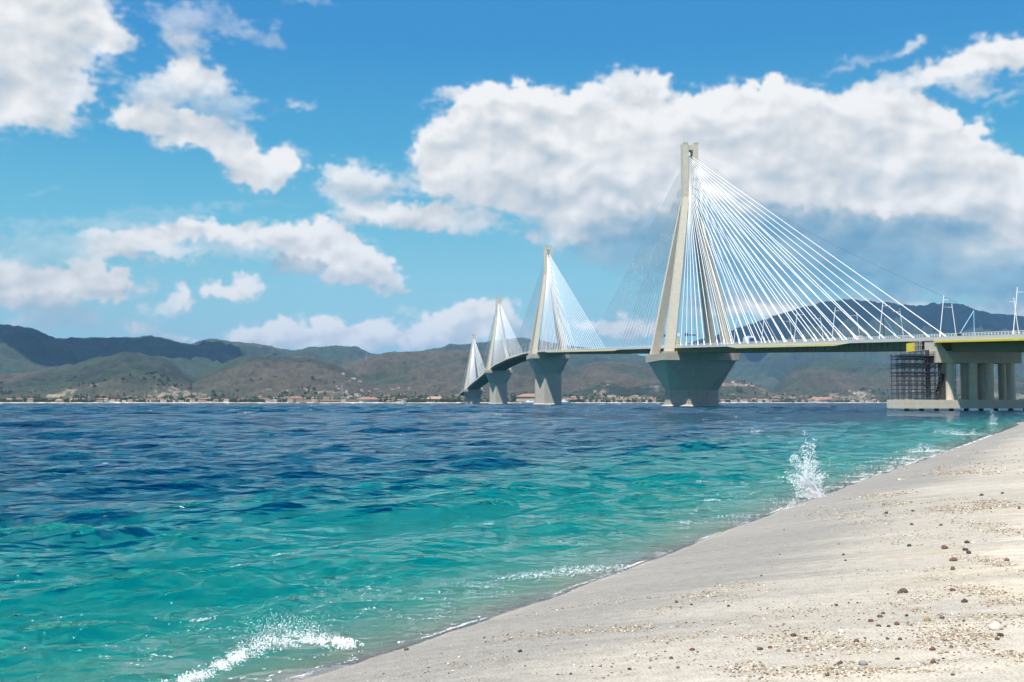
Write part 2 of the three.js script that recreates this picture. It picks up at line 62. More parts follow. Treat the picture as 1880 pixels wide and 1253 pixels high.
function part(name, geo, mat, parent, label, kind) { const m = shadowed(new THREE.Mesh(geo, mat)); m.name = name; if (label) m.userData.label = label; if (kind) m.userData.kind = kind; parent.add(m); return m; }
function thing(name, pos, turn = 0) { const g = new THREE.Group(); g.name = numbered(name); g.position.set(...pos); g.rotation.y = turn; scene.add(g); return g; }
function solo(name, geo, mat) { const m = shadowed(new THREE.Mesh(geo, mat)); m.name = numbered(name); scene.add(m); return m; }
const std = (c, rough = 0.85, extra = {}) => new THREE.MeshStandardMaterial({ color: c, roughness: rough, ...extra });
// a box from corner to corner
function bx(x0, y0, z0, x1, y1, z1) { const g = new THREE.BoxGeometry(Math.abs(x1 - x0), Math.abs(y1 - y0), Math.abs(z1 - z0)); g.translate((x0 + x1) / 2, (y0 + y1) / 2, (z0 + z1) / 2); return g; }
// flat-faced solid between two rings of points (same count), with end caps
function loft(rings, cap = true) {
  const pos = [], tri = (a, b, c) => pos.push(...a, ...b, ...c);
  for (let k = 0; k + 1 < rings.length; k++) { const A = rings[k], B = rings[k + 1], n = A.length; for (let i = 0; i < n; i++) { const j = (i + 1) % n; tri(A[i], A[j], B[j]); tri(A[i], B[j], B[i]); } }
  if (cap) { const f = rings[0], l = rings[rings.length - 1]; for (let i = 1; i + 1 < f.length; i++) { tri(f[0], f[i + 1], f[i]); tri(l[0], l[i], l[i + 1]); } }
  const g = new THREE.BufferGeometry(); g.setAttribute('position', new THREE.Float32BufferAttribute(pos, 3)); g.computeVertexNormals(); return g;
}
const quad = (cx, y, cz, hx, hz) => [[cx - hx, y, cz - hz], [cx - hx, y, cz + hz], [cx + hx, y, cz + hz], [cx + hx, y, cz - hz]];
function rod(a, b, r, sides = 6) {
  const A = new THREE.Vector3(...a), B = new THREE.Vector3(...b), d = B.clone().sub(A), g = new THREE.CylinderGeometry(r, r, d.length(), sides, 1);
  g.applyQuaternion(new THREE.Quaternion().setFromUnitVectors(new THREE.Vector3(0, 1, 0), d.normalize())); g.translate((A.x + B.x) / 2, (A.y + B.y) / 2, (A.z + B.z) / 2); return g;
}
// uv in metres, by the axis each face looks along
function metric(g) {
  if (g.index) g = g.toNonIndexed();
  const p = g.attributes.position, n = g.attributes.normal, uv = new Float32Array(p.count * 2);
  for (let i = 0; i < p.count; i++) { const ax = Math.abs(n.getX(i)), ay = Math.abs(n.getY(i)), az = Math.abs(n.getZ(i)); uv[i * 2] = ax > az && ax > ay ? p.getZ(i) : p.getX(i); uv[i * 2 + 1] = ay > ax && ay > az ? p.getZ(i) : p.getY(i); }
  g.setAttribute('uv', new THREE.BufferAttribute(uv, 2)); return g;
}
const merged = (list) => { const l = list.map((g) => { const h = g.index ? g.toNonIndexed() : g; for (const k of Object.keys(h.attributes)) if (!['position', 'normal'].includes(k)) h.deleteAttribute(k); return h; }); return mergeGeometries(l); };
function dataTexture(w, h, fill, colour, repeat) { // fill(x, y) -> [r, g, b] linear or a height
  const a = new Uint8Array(w * h * 4);
  for (let y = 0; y < h; y++) for (let x = 0; x < w; x++) { const c = fill(x / w, y / h), o = (y * w + x) * 4; for (let k = 0; k < 3; k++) { let v = Array.isArray(c) ? c[k] : c; if (colour) v = v <= 0.0031308 ? v * 12.92 : 1.055 * Math.pow(v, 1 / 2.4) - 0.055; a[o + k] = clamp(Math.round(v * 255), 0, 255); } a[o + 3] = 255; }
  const t = new THREE.DataTexture(a, w, h); t.wrapS = t.wrapT = THREE.RepeatWrapping; t.magFilter = THREE.LinearFilter; t.minFilter = THREE.LinearFilter; if (colour) t.colorSpace = THREE.SRGBColorSpace; if (repeat) t.repeat.set(repeat, repeat); t.needsUpdate = true; return t;
}

const ORD = ['first', 'second', 'third', 'fourth', 'fifth', 'sixth', 'seventh', 'eighth', 'ninth', 'tenth'];
const nth = (k) => ORD[k] ?? (k + 1) + ([, 'st', 'nd', 'rd'][(k + 1) % 10 * ((k + 1) % 100 < 11 || (k + 1) % 100 > 13)] ?? 'th');


// ---------------------------------------------------------------- sky: air and clouds, by bearing (degrees right of straight ahead) and height above the horizon
const AIR = [[0, [180, 219, 226]], [3, [170, 217, 227]], [6, [148, 210, 227]], [9, [116, 194, 221]], [13, [80, 170, 214]], [18, [58, 146, 208]], [25, [58, 138, 200]], [45, [44, 118, 188]], [90, [36, 104, 178]]].map(([e, c]) => [e, c.map((v) => s2l(v / 255))]);
function air(el) { let i = 1; while (i < AIR.length - 1 && el > AIR[i][0]) i++; const f = clamp((el - AIR[i - 1][0]) / (AIR[i][0] - AIR[i - 1][0]), 0, 1); return AIR[i][1].map((v, k) => lerp(AIR[i - 1][1][k], v, f)); }
const RAMP = [[0, [0.99, 0.975, 0.955]], [0.18, [0.77, 0.78, 0.785]], [0.4, [0.52, 0.605, 0.665]], [0.7, [0.3, 0.46, 0.585]], [1, [0.16, 0.33, 0.49]]];
function cloudTone(t) { t = clamp(t, 0, 1); let i = 1; while (t > RAMP[i][0]) i++; const f = (t - RAMP[i - 1][0]) / (RAMP[i][0] - RAMP[i - 1][0]); return RAMP[i][1].map((v, k) => lerp(RAMP[i - 1][1][k], v, f)); }
{
  const W = 4096, H = 2048, data = new Float32Array(W * H * 4);
  const blobs = CLOUDS.map(([a, e, rx, ry, rot, w, soft, tone]) => ({ a, e, rx: rx * 1.24, ry: ry * 1.24, c: Math.cos(-rot * Math.PI / 180), s: Math.sin(-rot * Math.PI / 180), w, soft, tone, reach: Math.max(rx, ry) * 1.35 }));
  const out = { b: 0, soft: 0, tone: 0 };
  const near = []; // blobs near a column
  function field(az, el, list) {
    const wx = fbm(az * 0.55 + 40, el * 0.75 + 7, 3), wy = fbm(az * 0.55 + 3, el * 0.75 + 91, 3);
    const fx = fbm(az * 2.1 + 13, el * 2.3 + 57, 3), fy = fbm(az * 2.1 + 77, el * 2.3 + 23, 3);
    const a = az + wx * 0.75 + fx * 0.45, e = el + wy * 0.5 + fy * 0.36;
    let open = 1, sop = 0, sw = 0, sh = 0, st = 0, ss = 0;
    for (const b of list) {
      const dx = a - b.a, dy = e - b.e; if (Math.abs(dx) > b.reach || Math.abs(dy) > b.reach) continue;
      const u = (dx * b.c + dy * b.s) / b.rx, v = (-dx * b.s + dy * b.c) / b.ry, r2 = u * u + v * v; if (r2 >= 1) continue;
      const q = 1 - r2; open *= 1 - Math.min(0.96, q); sop += q * b.w; sw += q; const hq = q * (b.tone > 0.5 ? 4 : 1); sh += hq; st += hq * (b.tone + Math.max(0, -v) * 0.16 * (b.tone < 0.5)); ss += q * b.soft;
    }
    out.b = 1 - open; if (sw > 0) { out.tone = st / sh; out.soft = ss / sw; out.dense = sop / sw; } else { out.tone = 0.15; out.soft = 0.6; }
    return out.b;
  }
  const puff = (az, el) => billow(az * 0.85 + 5, el * 1.1 + 31, 5);
  const lobe = (az, el) => billow(az * 0.3 + 2, el * 0.42 + 8, 2), puffs = (az, el) => billow(az * 0.8 + 21, el * 1.05 + 61, 3);
  for (let row = 0; row < H; row++) {
    const el = ((row + 0.5) / H - 0.5) * 180, base = air(Math.max(0, el)), y = Math.sin(el * Math.PI / 180), ce = Math.cos(el * Math.PI / 180);
    for (let col = 0; col < W; col++) {
      let az = ((col + 0.5) / W - 0.5) * 360 + 90; if (az > 180) az -= 360;
      let alpha = 0, tone = 0.2;
      if (el > -0.2) {
        const inside = 1 - Math.max(sstep(29, 36, Math.abs(az)), sstep(21, 26, el));
        if (inside > 0) {
          if (col % 8 === 0 || near.col === undefined || Math.abs(near.col - az) > 0.8 || near.row !== row) { near.length = 0; near.col = az; near.row = row; for (const b of blobs) if (Math.abs(b.a - az) < b.reach + 3 && Math.abs(b.e - el) < b.reach + 2) near.push(b); }
          const b = field(az, el, near), soft = out.soft, t0 = out.tone, dense = Math.min(1, out.dense * 1.12);
          if (b > 0.02) {
            const n = puff(az, el), wisp = 0.5 + 0.5 * fbm(az * 1.3 + 50 + fbm(az * 0.8, el, 2), el * 2.1 + 3, 6, 256, 0.6);
            const d = b * 1.42 - 0.14 - (1 - n) * 0.5 * (1.1 - b * 0.8) - (1 - wisp) * (0.62 + 1.1 * soft) * (1.12 - b * 0.8);
            alpha = sstep(0, 0.2 + soft * 1.25, d) * inside * dense;
            const veil = 0.5 + 0.5 * fbm(az * 0.9 + el * 0.35 + 70 + 0.8 * fbm(az * 0.5, el * 0.9 + 5, 2), el * 2.6 + 13, 6, 256, 0.62);
            alpha = Math.max(alpha, inside * Math.min(1, dense * 1.1) * 0.75 * sstep(0.04, 0.6, b) * sstep(0.42, 0.78, veil));
            if (soft > 0.42) alpha *= 1 - sstep(0.42, 0.9, soft) * 0.75 * sstep(0.62, 0.32, veil) * (1 - 0.6 * sstep(0.6, 1, b));
            const big = lobe(az, el), up = lobe(az - 0.7, el + 1.0), mid = puffs(az, el), midUp = puffs(az - 0.25, el + 0.36);
            const over = field(az - 0.3, el + 0.9, near), thick = sstep(0.1, 0.9, d);
            tone = t0 * 0.95 - (big - up) * 0.25 - (mid - midUp) * 0.095 * thick - (n - puff(az - 0.1, el + 0.16)) * 0.04 + (over - 0.74) * 0.2 * (1 - t0) + 0.13 * fbm(az * 0.16 + 3, el * 0.34 + 9, 3) + (1 - thick) * 0.03 - 0.01;
          }
        }
        if (inside < 1 && el > 0) {
          const px = Math.cos((az - 90) * Math.PI / 180) * ce / (y + 0.12) * 2.2, pz = Math.sin((az - 90) * Math.PI / 180) * ce / (y + 0.12) * 2.2;
          const cover = fbm(px * 0.7 + 30, pz * 0.7 + 12, 6) + 0.18 * fbm(px * 0.2, pz * 0.2, 2), a2 = sstep(0.06, 0.3, cover) * (1 - inside) * 0.95;
          const t2 = 0.08 + 0.3 * sstep(0.2, 0.6, cover);
          tone = (tone * alpha + t2 * a2) / Math.max(1e-4, alpha + a2); alpha = Math.max(alpha, a2);
        }
      }
      const c = cloudTone(tone), o = (row * W + col) * 4;
      for (let k = 0; k < 3; k++) data[o + k] = lerp(base[k], c[k], alpha) / renderer.toneMappingExposure;
      data[o + 3] = 1;
    }
  }
  const sky = new THREE.DataTexture(data, W, H, THREE.RGBAFormat, THREE.FloatType);
  sky.mapping = THREE.EquirectangularReflectionMapping; sky.magFilter = THREE.LinearFilter; sky.minFilter = THREE.LinearFilter; sky.needsUpdate = true;
  scene.background = sky; scene.environment = sky;
}


// ---------------------------------------------------------------- shore, sea bed and beach (x right, depth = -z away from the viewer)
const shoreX = (d) => curve(SHORE, d);
const shoreCos = (d) => { const s = shoreX(d + 0.5) - shoreX(d - 0.5); return 1 / Math.sqrt(1 + s * s); };
const inland = (x, d) => (x - shoreX(d)) * shoreCos(d); // metres from the water's edge, negative in the sea
const FLOOR = [[0, 0], [1, 0.26], [3, 0.8], [6, 1.4], [10, 1.8], [14, 2.2], [17, 2.9], [21, 4.4], [27, 5.6], [60, 6.4], [400, 7]];
function groundHeight(x, d) {
  const p = inland(x, d);
  if (p < 0) return -table(FLOOR, -p) + 0.05 * sstep(0, 3, -p) * noise(x * 0.5, d * 0.5);
  const rough = sstep(0, 2.5, p);
  return 1.15 * (1 - Math.exp(-p / 6.6)) + rough * (0.012 * noise(x * 0.35 + 3, d * 0.35) + 0.004 * noise(x * 1.3, d * 1.3 + 8) + 0.004 * noise(x * 4.1, d * 4.1));
}
const sandMap = dataTexture(1024, 1024, (u, v) => {
  const g = Math.abs(noise(u * 256, v * 256, 256)), f = noise(u * 128 + 9, v * 128, 128), m = fbm(u * 16, v * 16, 4, 16), sp = noise(u * 200 + 4, v * 200 + 8, 200);
  let k = 0.92 + 0.2 * m + 0.3 * f - 0.2 * g;
  let c = [k, k * 0.985, k * 0.96];
  if (sp > 0.62) c = c.map((x) => x * 1.28); else if (sp < -0.66) c = [k * 0.62, k * 0.55, k * 0.48];
  return c.map((x) => clamp(x * 0.95, 0, 1));
}, true);
sandMap.repeat.set(1 / 2.3, 1 / 2.3);
const sandBump = dataTexture(1024, 1024, (u, v) => 0.5 + 0.22 * noise(u * 256, v * 256, 256) + 0.2 * noise(u * 110, v * 110, 110) + 0.2 * fbm(u * 20, v * 20, 3, 20), false);
sandBump.repeat.set(1 / 2.3, 1 / 2.3);
{ // one sheet of sand from the sea bed up to the beach: rows run away from the viewer, columns inland from the water's edge
  const rows = [], cols = [];
  for (let d = -14; d < 2; d += 1) rows.push(d);
  for (let d = 2; d < 380; d += Math.max(0.06, 0.0045 * Math.pow(Math.max(d, 6), 1.12))) rows.push(d);
  for (let w = -400; w < -40; w += 24) cols.push(w);
  for (let w = -40; w < -2; w += 0.8) cols.push(w);
  for (let w = -2; w < 12; w += 0.06) cols.push(w);
  for (let w = 12, s = 0.06; w < 120; w += s) { cols.push(w); s *= 1.05; }
  const n = cols.length, pos = new Float32Array(rows.length * n * 3), col = new Float32Array(rows.length * n * 3), uv = new Float32Array(rows.length * n * 2), idx = [];
  rows.forEach((d, i) => cols.forEach((w, j) => {
    const x = shoreX(d) + w, k = i * n + j, y = groundHeight(x, d), p = inland(x, d);
    pos.set([x, y, -d], k * 3); uv.set([x, -d], k * 2);
    // wet band with a ragged edge, and wash lines that run across the beach
    const q = x * 0.25 + d * 0.05, line = fbm(q * 0.35 + 4, d * 1.7 + x * 0.22, 4), fine = fbm(q * 1.2, d * 6.5 + x * 0.6, 3), blot = fbm(x * 0.22 + 11, d * 0.22, 4);
    const wet = Math.min(1, 0.6 * sstep(3.8, 1.2, p + 0.8 * line + 1.2 * blot + 0.3 * fine) + 0.5 * sstep(6.6, 4.6, p + 1.2 * line + 2.4 * blot + 0.8 * fine)) * sstep(-0.6, 0.3, p);
    const ochre = sstep(0.1, 0.5, fbm(x * 0.3 + 40, d * 0.5 + 5, 4)) * sstep(2, 4, p);
    let c = [0.6, 0.542, 0.45];
    if (p < -0.2) c = [0.52, 0.52, 0.37];
    const t = 1 + 0.1 * line + 0.15 * fine + 0.12 * blot;
    c = [c[0] * t * lerp(1, 1.0, ochre), c[1] * t * lerp(1, 0.98, ochre), c[2] * t * lerp(1, 0.92, ochre)];
    c = [c[0] * lerp(1, 0.5, wet), c[1] * lerp(1, 0.53, wet), c[2] * lerp(1, 0.58, wet)];
    col.set(c, k * 3);
  }));
  for (let i = 0; i + 1 < rows.length; i++) for (let j = 0; j + 1 < n; j++) { const a = i * n + j; idx.push(a, a + 1, a + n + 1, a, a + n + 1, a + n); }
  const g = new THREE.BufferGeometry(); g.setAttribute('position', new THREE.BufferAttribute(pos, 3)); g.setAttribute('color', new THREE.BufferAttribute(col, 3)); g.setAttribute('uv', new THREE.BufferAttribute(uv, 2)); g.setIndex(idx); g.computeVertexNormals();
  const m = solo('beach', g, new THREE.MeshStandardMaterial({ vertexColors: true, map: sandMap, bumpMap: sandBump, bumpScale: 0.012, roughness: 0.92 }));
  tag(m, 'pale sandy beach with a grey wet edge along the water', 'beach', null, 'structure');
}
{ // the sea bed farther out
  const g = new THREE.PlaneGeometry(40000, 24000, 1, 1); g.rotateX(-Math.PI / 2); g.translate(0, -7.1, -12000);
  tag(solo('sea_bed', g, std(lin(0.5, 0.48, 0.34), 1)), 'sandy sea bed under the deep water', 'sea bed', null, 'structure');
}

// ---------------------------------------------------------------- sea: wind waves running towards the shore
const WAVES = (() => {
  const r = rng(5), out = [], main = Math.atan2(0.95, 0.42); // heading: towards the viewer and a little to the right
  for (let i = 0; i < 72; i++) {
    const f = i / 71, len = 20 * Math.pow(0.34 / 20, f), a = main + (r() + r() - 1) * (0.5 + 0.8 * f), k = 2 * Math.PI / len;
    out.push({ len, kx: Math.cos(a) * k, kz: Math.sin(a) * k, dx: Math.cos(a), dz: Math.sin(a), amp: 0.012 * Math.pow(len, 0.62) * (0.6 + 0.8 * r()), ph: r() * 6.283 });
  }
  return out;
})();
// height and sideways push at (x, z); waves too short for the sheet's cells are left to the fine ripples, long ones belong to the open water
function wave(x, z, cell, out) {
  let y = 0, px = 0, pz = 0; const g = 0.8 + 0.6 * noise(x * 0.045 + 3, z * 0.045), g2 = 0.75 + 0.7 * noise(x * 0.21 + 8, z * 0.21);
  const p = -z > 380 ? -200 : inland(x, Math.max(-20, -z)), open = sstep(10, 90, -p), depth = p < 0 ? table(FLOOR, -p) : 0, calm = sstep(0.02, 0.9, depth), chop = 1 + 1.5 * sstep(20, 160, -p);
  for (const w of WAVES) {
    const fade = w.len > cell * 4 ? 1 : w.len > cell * 2 ? (w.len - cell * 2) / (cell * 2) : 0; if (!fade) break;
    const t = w.kx * x + w.kz * z + w.ph, a = w.amp * fade * (w.len > 3 ? g : g2) * (w.len > 9 ? 0.05 + 0.22 * open : w.len > 5 ? 0.7 + 0.1 * open : 1 + 0.5 * open) * chop; y += a * Math.sin(t); const c = a * 0.95 * Math.cos(t); px += c * w.dx; pz += c * w.dz;
  }
  const swash = 0.02 * noise(x * 0.8, z * 0.8) * (1 - calm);
  out.y = y * (0.1 + 0.9 * calm) + swash + 0.008; out.x = px * calm; out.z = pz * calm; return out;
}
function groundHeightFast(x, d) { if (d > 380) return -9; const p = inland(x, Math.max(-20, d)); return p < 0 ? -table(FLOOR, -p) : 1.15 * (1 - Math.exp(-p / 6.6)); }
const seaAt = (x, d) => wave(x, -d, 0.02, {}).y;
const rippleMap = dataTexture(1024, 1024, (() => {
  const r = rng(31), list = []; for (let i = 0; i < 70; i++) { const m = 4 + Math.floor(Math.pow(r(), 1.5) * 44), a = 1.15 + (r() + r() - 1) * 1.5, kx = Math.round(Math.cos(a) * m), ky = Math.round(Math.sin(a) * m), k = Math.hypot(kx, ky) || 1; list.push([kx, ky, Math.pow(k, -1.15), r() * 6.283]); }
  const tot = Math.sqrt(list.reduce((s, l) => s + l[2] * l[2], 0));
  return (u, v) => { let h = 0; const wu = u + 0.012 * noise(u * 8, v * 8, 8), wv = v + 0.012 * noise(u * 8 + 3, v * 8 + 5, 8); for (const [kx, ky, a, p] of list) h += a * Math.sin(6.28318 * (kx * wu + ky * wv) + p); return 0.5 + 0.17 * h / tot; };
})(), false);
rippleMap.repeat.set(1 / 7, 1 / 7);
{
  const pos = [], uv = [], idx = [], o = {};
  function sheet(rings, rays, skirt = 0) {
    const n = rays.length, first = pos.length / 3, trig = rays.map((a) => [Math.sin(a * Math.PI / 180), Math.cos(a * Math.PI / 180)]), turn = (rays[Math.floor(n / 2) + 1] - rays[Math.floor(n / 2)]) * Math.PI / 180;
    rings.forEach((r, i) => {
      const step = (rings[i + 1] ?? r * 1.02) - r, cell = Math.max(r * turn, step * 0.9);
      for (let j = 0; j < n; j++) {
        const x = r * trig[j][0], z = -r * trig[j][1]; wave(x, z, cell, o);
        pos.push(x + o.x, o.y - (i === 0 ? skirt : 0), z + o.z); uv.push(x, z);
      }
    });
    for (let i = 0; i + 1 < rings.length; i++) for (let j = 0; j + 1 < n; j++) { const a = first + i * n + j; idx.push(a, a + 1, a + n + 1, a, a + n + 1, a + n); }
  }
  const near = [], far = [], fine = [], coarse = [];
  for (let r = 4; r < 240; r += Math.max(0.04, 0.0042 * Math.pow(r, 1.22))) near.push(r);
  far.push(near[near.length - 1] - 1.2);
  for (let r = near[near.length - 1]; r < 9500; r += r < 900 ? 1.7 : r < 2000 ? 3 : r < 3200 ? 6 : 60) far.push(r);
  for (let a = -62; a < -31; a += 0.9) fine.push(a); for (let a = -31; a < 31; a += 0.07) fine.push(a); for (let a = 31; a <= 62; a += 0.9) fine.push(a);
  for (let a = -62; a < -31; a += 2) coarse.push(a); for (let a = -31; a < 31; a += 0.2) coarse.push(a); for (let a = 31; a <= 62; a += 2) coarse.push(a);
  sheet(near, fine); sheet(far, coarse, 0.6);
  const g = new THREE.BufferGeometry(); g.setAttribute('position', new THREE.Float32BufferAttribute(pos, 3)); g.setAttribute('uv', new THREE.Float32BufferAttribute(uv, 2)); g.setIndex(idx); g.computeVertexNormals();
  const water = new THREE.MeshPhysicalMaterial({ color: 0xffffff, transmission: 1, thickness: 1, ior: 1.085, roughness: 0.05, attenuationColor: lin(0.33, 0.922, 0.973), attenuationDistance: 2, bumpMap: rippleMap, bumpScale: 0.5 });
  tag(solo('sea', g, water), 'choppy sea, deep blue far out and turquoise over the sand', 'sea', null, 'structure');
}


// ---------------------------------------------------------------- far coast: hills across the water
const bearing = (x, d) => Math.atan2(x, d) * 180 / Math.PI;
const COAST = [[-40, 2900], [-24, 2880], [-14, 2780], [-6, 2640], [-2.9, 2570], [-2.2, 2560], [0, 2650], [3, 2900], [8, 3300], [14, 3800], [20, 4200], [40, 4600]];
const SHAPE = { far_blue: [3800, 4000], skyline: [2600, 3000], shadow_mountain: [2300, 2200], middle_hill: [1900, 1600], brown_hill: [1250, 1100], right_hill: [1900, 1800] };
function landHeight(a, r) {
  const c0 = table(COAST, a) + 14 * noise(a * 1.7, 3); if (r < c0) return -3 - (c0 - r) * 0.02;
  const x = r * Math.sin(a * Math.PI / 180), z = r * Math.cos(a * Math.PI / 180), inl = r - c0;
  const wob = fbm(x * 0.0009, z * 0.0009, 4), ridged = 1 - Math.abs(fbm(x * 0.0016 + 5, z * 0.0016, 4)) * 2, fine = fbm(x * 0.006, z * 0.006, 4);
  let h = 1.6 + Math.min(1, inl / 900) * 16 + inl * 0.006 + sstep(0, 60, inl) * fine * 3; let crest = 0;
  for (const k of Object.keys(RIDGES)) {
    const [D, prof] = RIDGES[k], [wf, wb] = SHAPE[k], top = curve(prof, a + 0.25 * wob * sstep(0.2, 1, Math.abs(r - D) / wf)), t = (r - D) / (r < D ? wf : wb); if (t <= -1 || t >= 1) continue;
    const s = 1 - Math.abs(t), body = r < D ? 0.45 * s * s * (3 - 2 * s) + 0.55 * Math.pow(s, 1.25) : s * s * (3 - 2 * s), gully = (ridged - 0.35) * 0.3 * (1 - s) * s * 4 + (fine * 0.055 + wob * 0.1) * s * (1 - s * s * 0.75);
    const hk = top * (body + gully) * sstep(-40, 600, inl); if (hk > h) { h = hk; crest = k; }
  }
  return h + sstep(150, 700, inl) * (9 * noise(x * 0.009, z * 0.009) + 6 * noise(x * 0.021 + 5, z * 0.021) + 3 * noise(x * 0.05, z * 0.05 + 8));
}
const landAt = (x, d) => landHeight(bearing(x, d), Math.hypot(x, d));
{
  const rays = [], rings = [];
  for (let a = -36; a <= 36.01; a += 0.082) rays.push(a);
  for (let r = 2480; r < 16500; r += r < 3000 ? 14 : r < 5200 ? 20 : r < 8000 ? 34 : r < 12400 ? 70 : 200) rings.push(r);
  const n = rays.length, pos = new Float32Array(rings.length * n * 3), col = new Float32Array(rings.length * n * 3), idx = [];
  const maquis = [0.022, 0.042, 0.018], pine = [0.013, 0.022, 0.014], scrub = [0.066, 0.053, 0.034], bare = [0.25, 0.2, 0.145], meadow = [0.06, 0.075, 0.03], rock = [0.13, 0.12, 0.105];
  const mix = (a, b, t) => a.map((v, i) => lerp(v, b[i], t));
  rings.forEach((r, i) => rays.forEach((a, j) => {
    const x = r * Math.sin(a * Math.PI / 180), z = -r * Math.cos(a * Math.PI / 180), k = i * n + j, h = landHeight(a, r), inl = r - table(COAST, a);
    pos.set([x, h, z], k * 3);
    const n1 = fbm(x * 0.0011 + 9, z * 0.0011, 4), n2 = fbm(x * 0.0045, z * 0.0045 + 31, 4), n3 = fbm(x * 0.018 + 71, z * 0.018, 3), n4 = noise(x * 0.06, z * 0.06), n5 = noise(x * 0.11 + 4, z * 0.11);
    const dry = sstep(-0.25, 0.35, n1 + 0.35 * n2 + (r < 5600 ? 0.16 : -0.3));
    let c = mix(mix(maquis, pine, sstep(-0.1, 0.5, n2 - n1)), scrub, dry);
    c = mix(c, rock, sstep(0.45, 0.8, n3 + 0.25 * n2) * 0.5 * (r < 7000));
    c = mix(c, bare, sstep(0.52, 0.66, n2 * 0.7 + n3 * 0.5 + (inl < 900 ? 0.12 : -0.1) - (r > 6000 ? 0.3 : 0)));
    if (inl < 700) c = mix(c, n4 > 0 ? meadow : bare, sstep(0.1, 0.35, n2 + 0.3 * n3 + 0.08));
    const dots = sstep(0.12, 0.5, n4 + 0.55 * n5); c = mix(c, pine, dots * (r < 7000 ? 0.62 : 0.35)); // single dark bushes
    if (inl < 26) c = mix(bare, [0.5, 0.44, 0.36], 0.5 + 0.5 * n4);
    const t = 0.95 + 0.55 * n5 + 0.45 * n3 + 0.35 * n4; col.set(c.map((v) => v * t), k * 3);
  }));
  for (let i = 0; i + 1 < rings.length; i++) for (let j = 0; j + 1 < n; j++) { const a = i * n + j; idx.push(a, a + 1, a + n + 1, a, a + n + 1, a + n); }
  const g = new THREE.BufferGeometry(); g.setAttribute('position', new THREE.BufferAttribute(pos, 3)); g.setAttribute('color', new THREE.BufferAttribute(col, 3)); g.setIndex(idx); g.computeVertexNormals();
  tag(solo('hills', g, new THREE.MeshStandardMaterial({ vertexColors: true, roughness: 1 })), 'scrub covered hills and blue mountains across the water', 'hills', null, 'structure');
}
scene.fog = new THREE.FogExp2(lin(0.28, 0.6, 1), 0.000036);

// clouds above and in front of the hills, over the top of the picture: their shade lies on the left mountain and on the far blue one
{
  const VAPOUR = new THREE.MeshStandardMaterial({ color: lin(0.9, 0.9, 0.9), roughness: 1 });
  function cloud(cx, cy, cz, rx, ry, rz, seed, label) {
    const q = rng(seed), list = []; for (let i = 0; i < 110; i++) { const a = q() * 6.283, t = Math.sqrt(q()), s = (0.16 + 0.16 * q()) * (1.15 - 0.6 * t), g = new THREE.IcosahedronGeometry(1, 2); g.scale(s * rx, s * rx * 0.42, s * rx); g.translate(Math.cos(a) * t * rx, (q() - 0.3) * ry * (1 - t * t), Math.sin(a) * t * rz); list.push(g); }
    const m = solo('cloud', merged(list), VAPOUR); m.position.set(cx, cy, cz); tag(m, label, 'cloud');
  }
  cloud(-4100, 3150, -6050, 1900, 300, 1250, 3, 'cumulus cloud high over the left mountain');
  cloud(3000, 5000, -9700, 3400, 350, 1500, 4, 'cumulus cloud high over the far blue mountain');
}


// ---------------------------------------------------------------- cable-stayed bridge. Local axes: x to the right across the deck, -z along the bridge away from the viewer; z = 0 at the nearest pylon
const concreteMap = dataTexture(512, 512, (u, v) => { const k = 0.93 + 0.1 * fbm(u * 6, v * 6, 5, 6) + 0.06 * fbm(u * 24, v * 3, 3, 24) - 0.05 * Math.exp(-Math.pow(((v * 4) % 1 - 0.5) * 26, 2)) - 0.03 * Math.exp(-Math.pow(((u * 3) % 1 - 0.5) * 34, 2)); return [k, k * 0.99, k * 0.97]; }, true);
concreteMap.repeat.set(1 / 16, 1 / 16);
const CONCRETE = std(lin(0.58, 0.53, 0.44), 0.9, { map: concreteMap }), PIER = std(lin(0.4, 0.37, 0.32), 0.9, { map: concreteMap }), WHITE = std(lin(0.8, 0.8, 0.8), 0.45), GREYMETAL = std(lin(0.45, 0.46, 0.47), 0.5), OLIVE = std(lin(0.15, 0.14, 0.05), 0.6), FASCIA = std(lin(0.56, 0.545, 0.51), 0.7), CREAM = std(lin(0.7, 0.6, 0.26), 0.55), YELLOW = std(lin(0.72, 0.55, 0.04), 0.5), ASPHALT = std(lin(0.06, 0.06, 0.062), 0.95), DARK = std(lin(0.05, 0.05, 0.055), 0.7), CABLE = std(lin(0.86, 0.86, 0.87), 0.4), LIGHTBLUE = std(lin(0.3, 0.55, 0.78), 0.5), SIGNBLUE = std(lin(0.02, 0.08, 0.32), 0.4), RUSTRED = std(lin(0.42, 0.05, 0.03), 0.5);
const BRIDGE = { at: [94.26, 0, -589.4], turn: 0.10278 };
// road level against distance along the bridge from the nearest pylon
function road(s) { const q = s > 840 ? 1680 - s : s, lo = 31.1 + 0.041 * Math.min(q, 480); return q > 480 ? lo + 0.041 * (q - 480) - 0.041 * (q - 480) ** 2 / 720 : lo; }
const bridge = thing('cable_stayed_bridge', BRIDGE.at, BRIDGE.turn);
tag(bridge, 'long cable-stayed bridge with four pale concrete pylons and fans of white cables', 'bridge');
const HALF = 13.2, JOINT = -288;
function along(s0, s1, step, section) { // solid that follows the road: section(s) gives a ring of [x, y above the road]
  const rings = []; for (let s = s0; s < s1 + 1e-6; s += (s1 - s0) / Math.ceil((s1 - s0) / step)) rings.push(section(s).map(([x, y]) => [x, road(s) + y, -s])); return loft(rings.map((r) => r.slice().reverse()));
}
const deck = part('deck', along(JOINT, 1980, 14, () => [[-HALF + 0.5, -0.32], [HALF - 0.5, -0.32], [HALF - 0.5, -0.02], [-HALF + 0.5, -0.02]]), FASCIA, bridge);
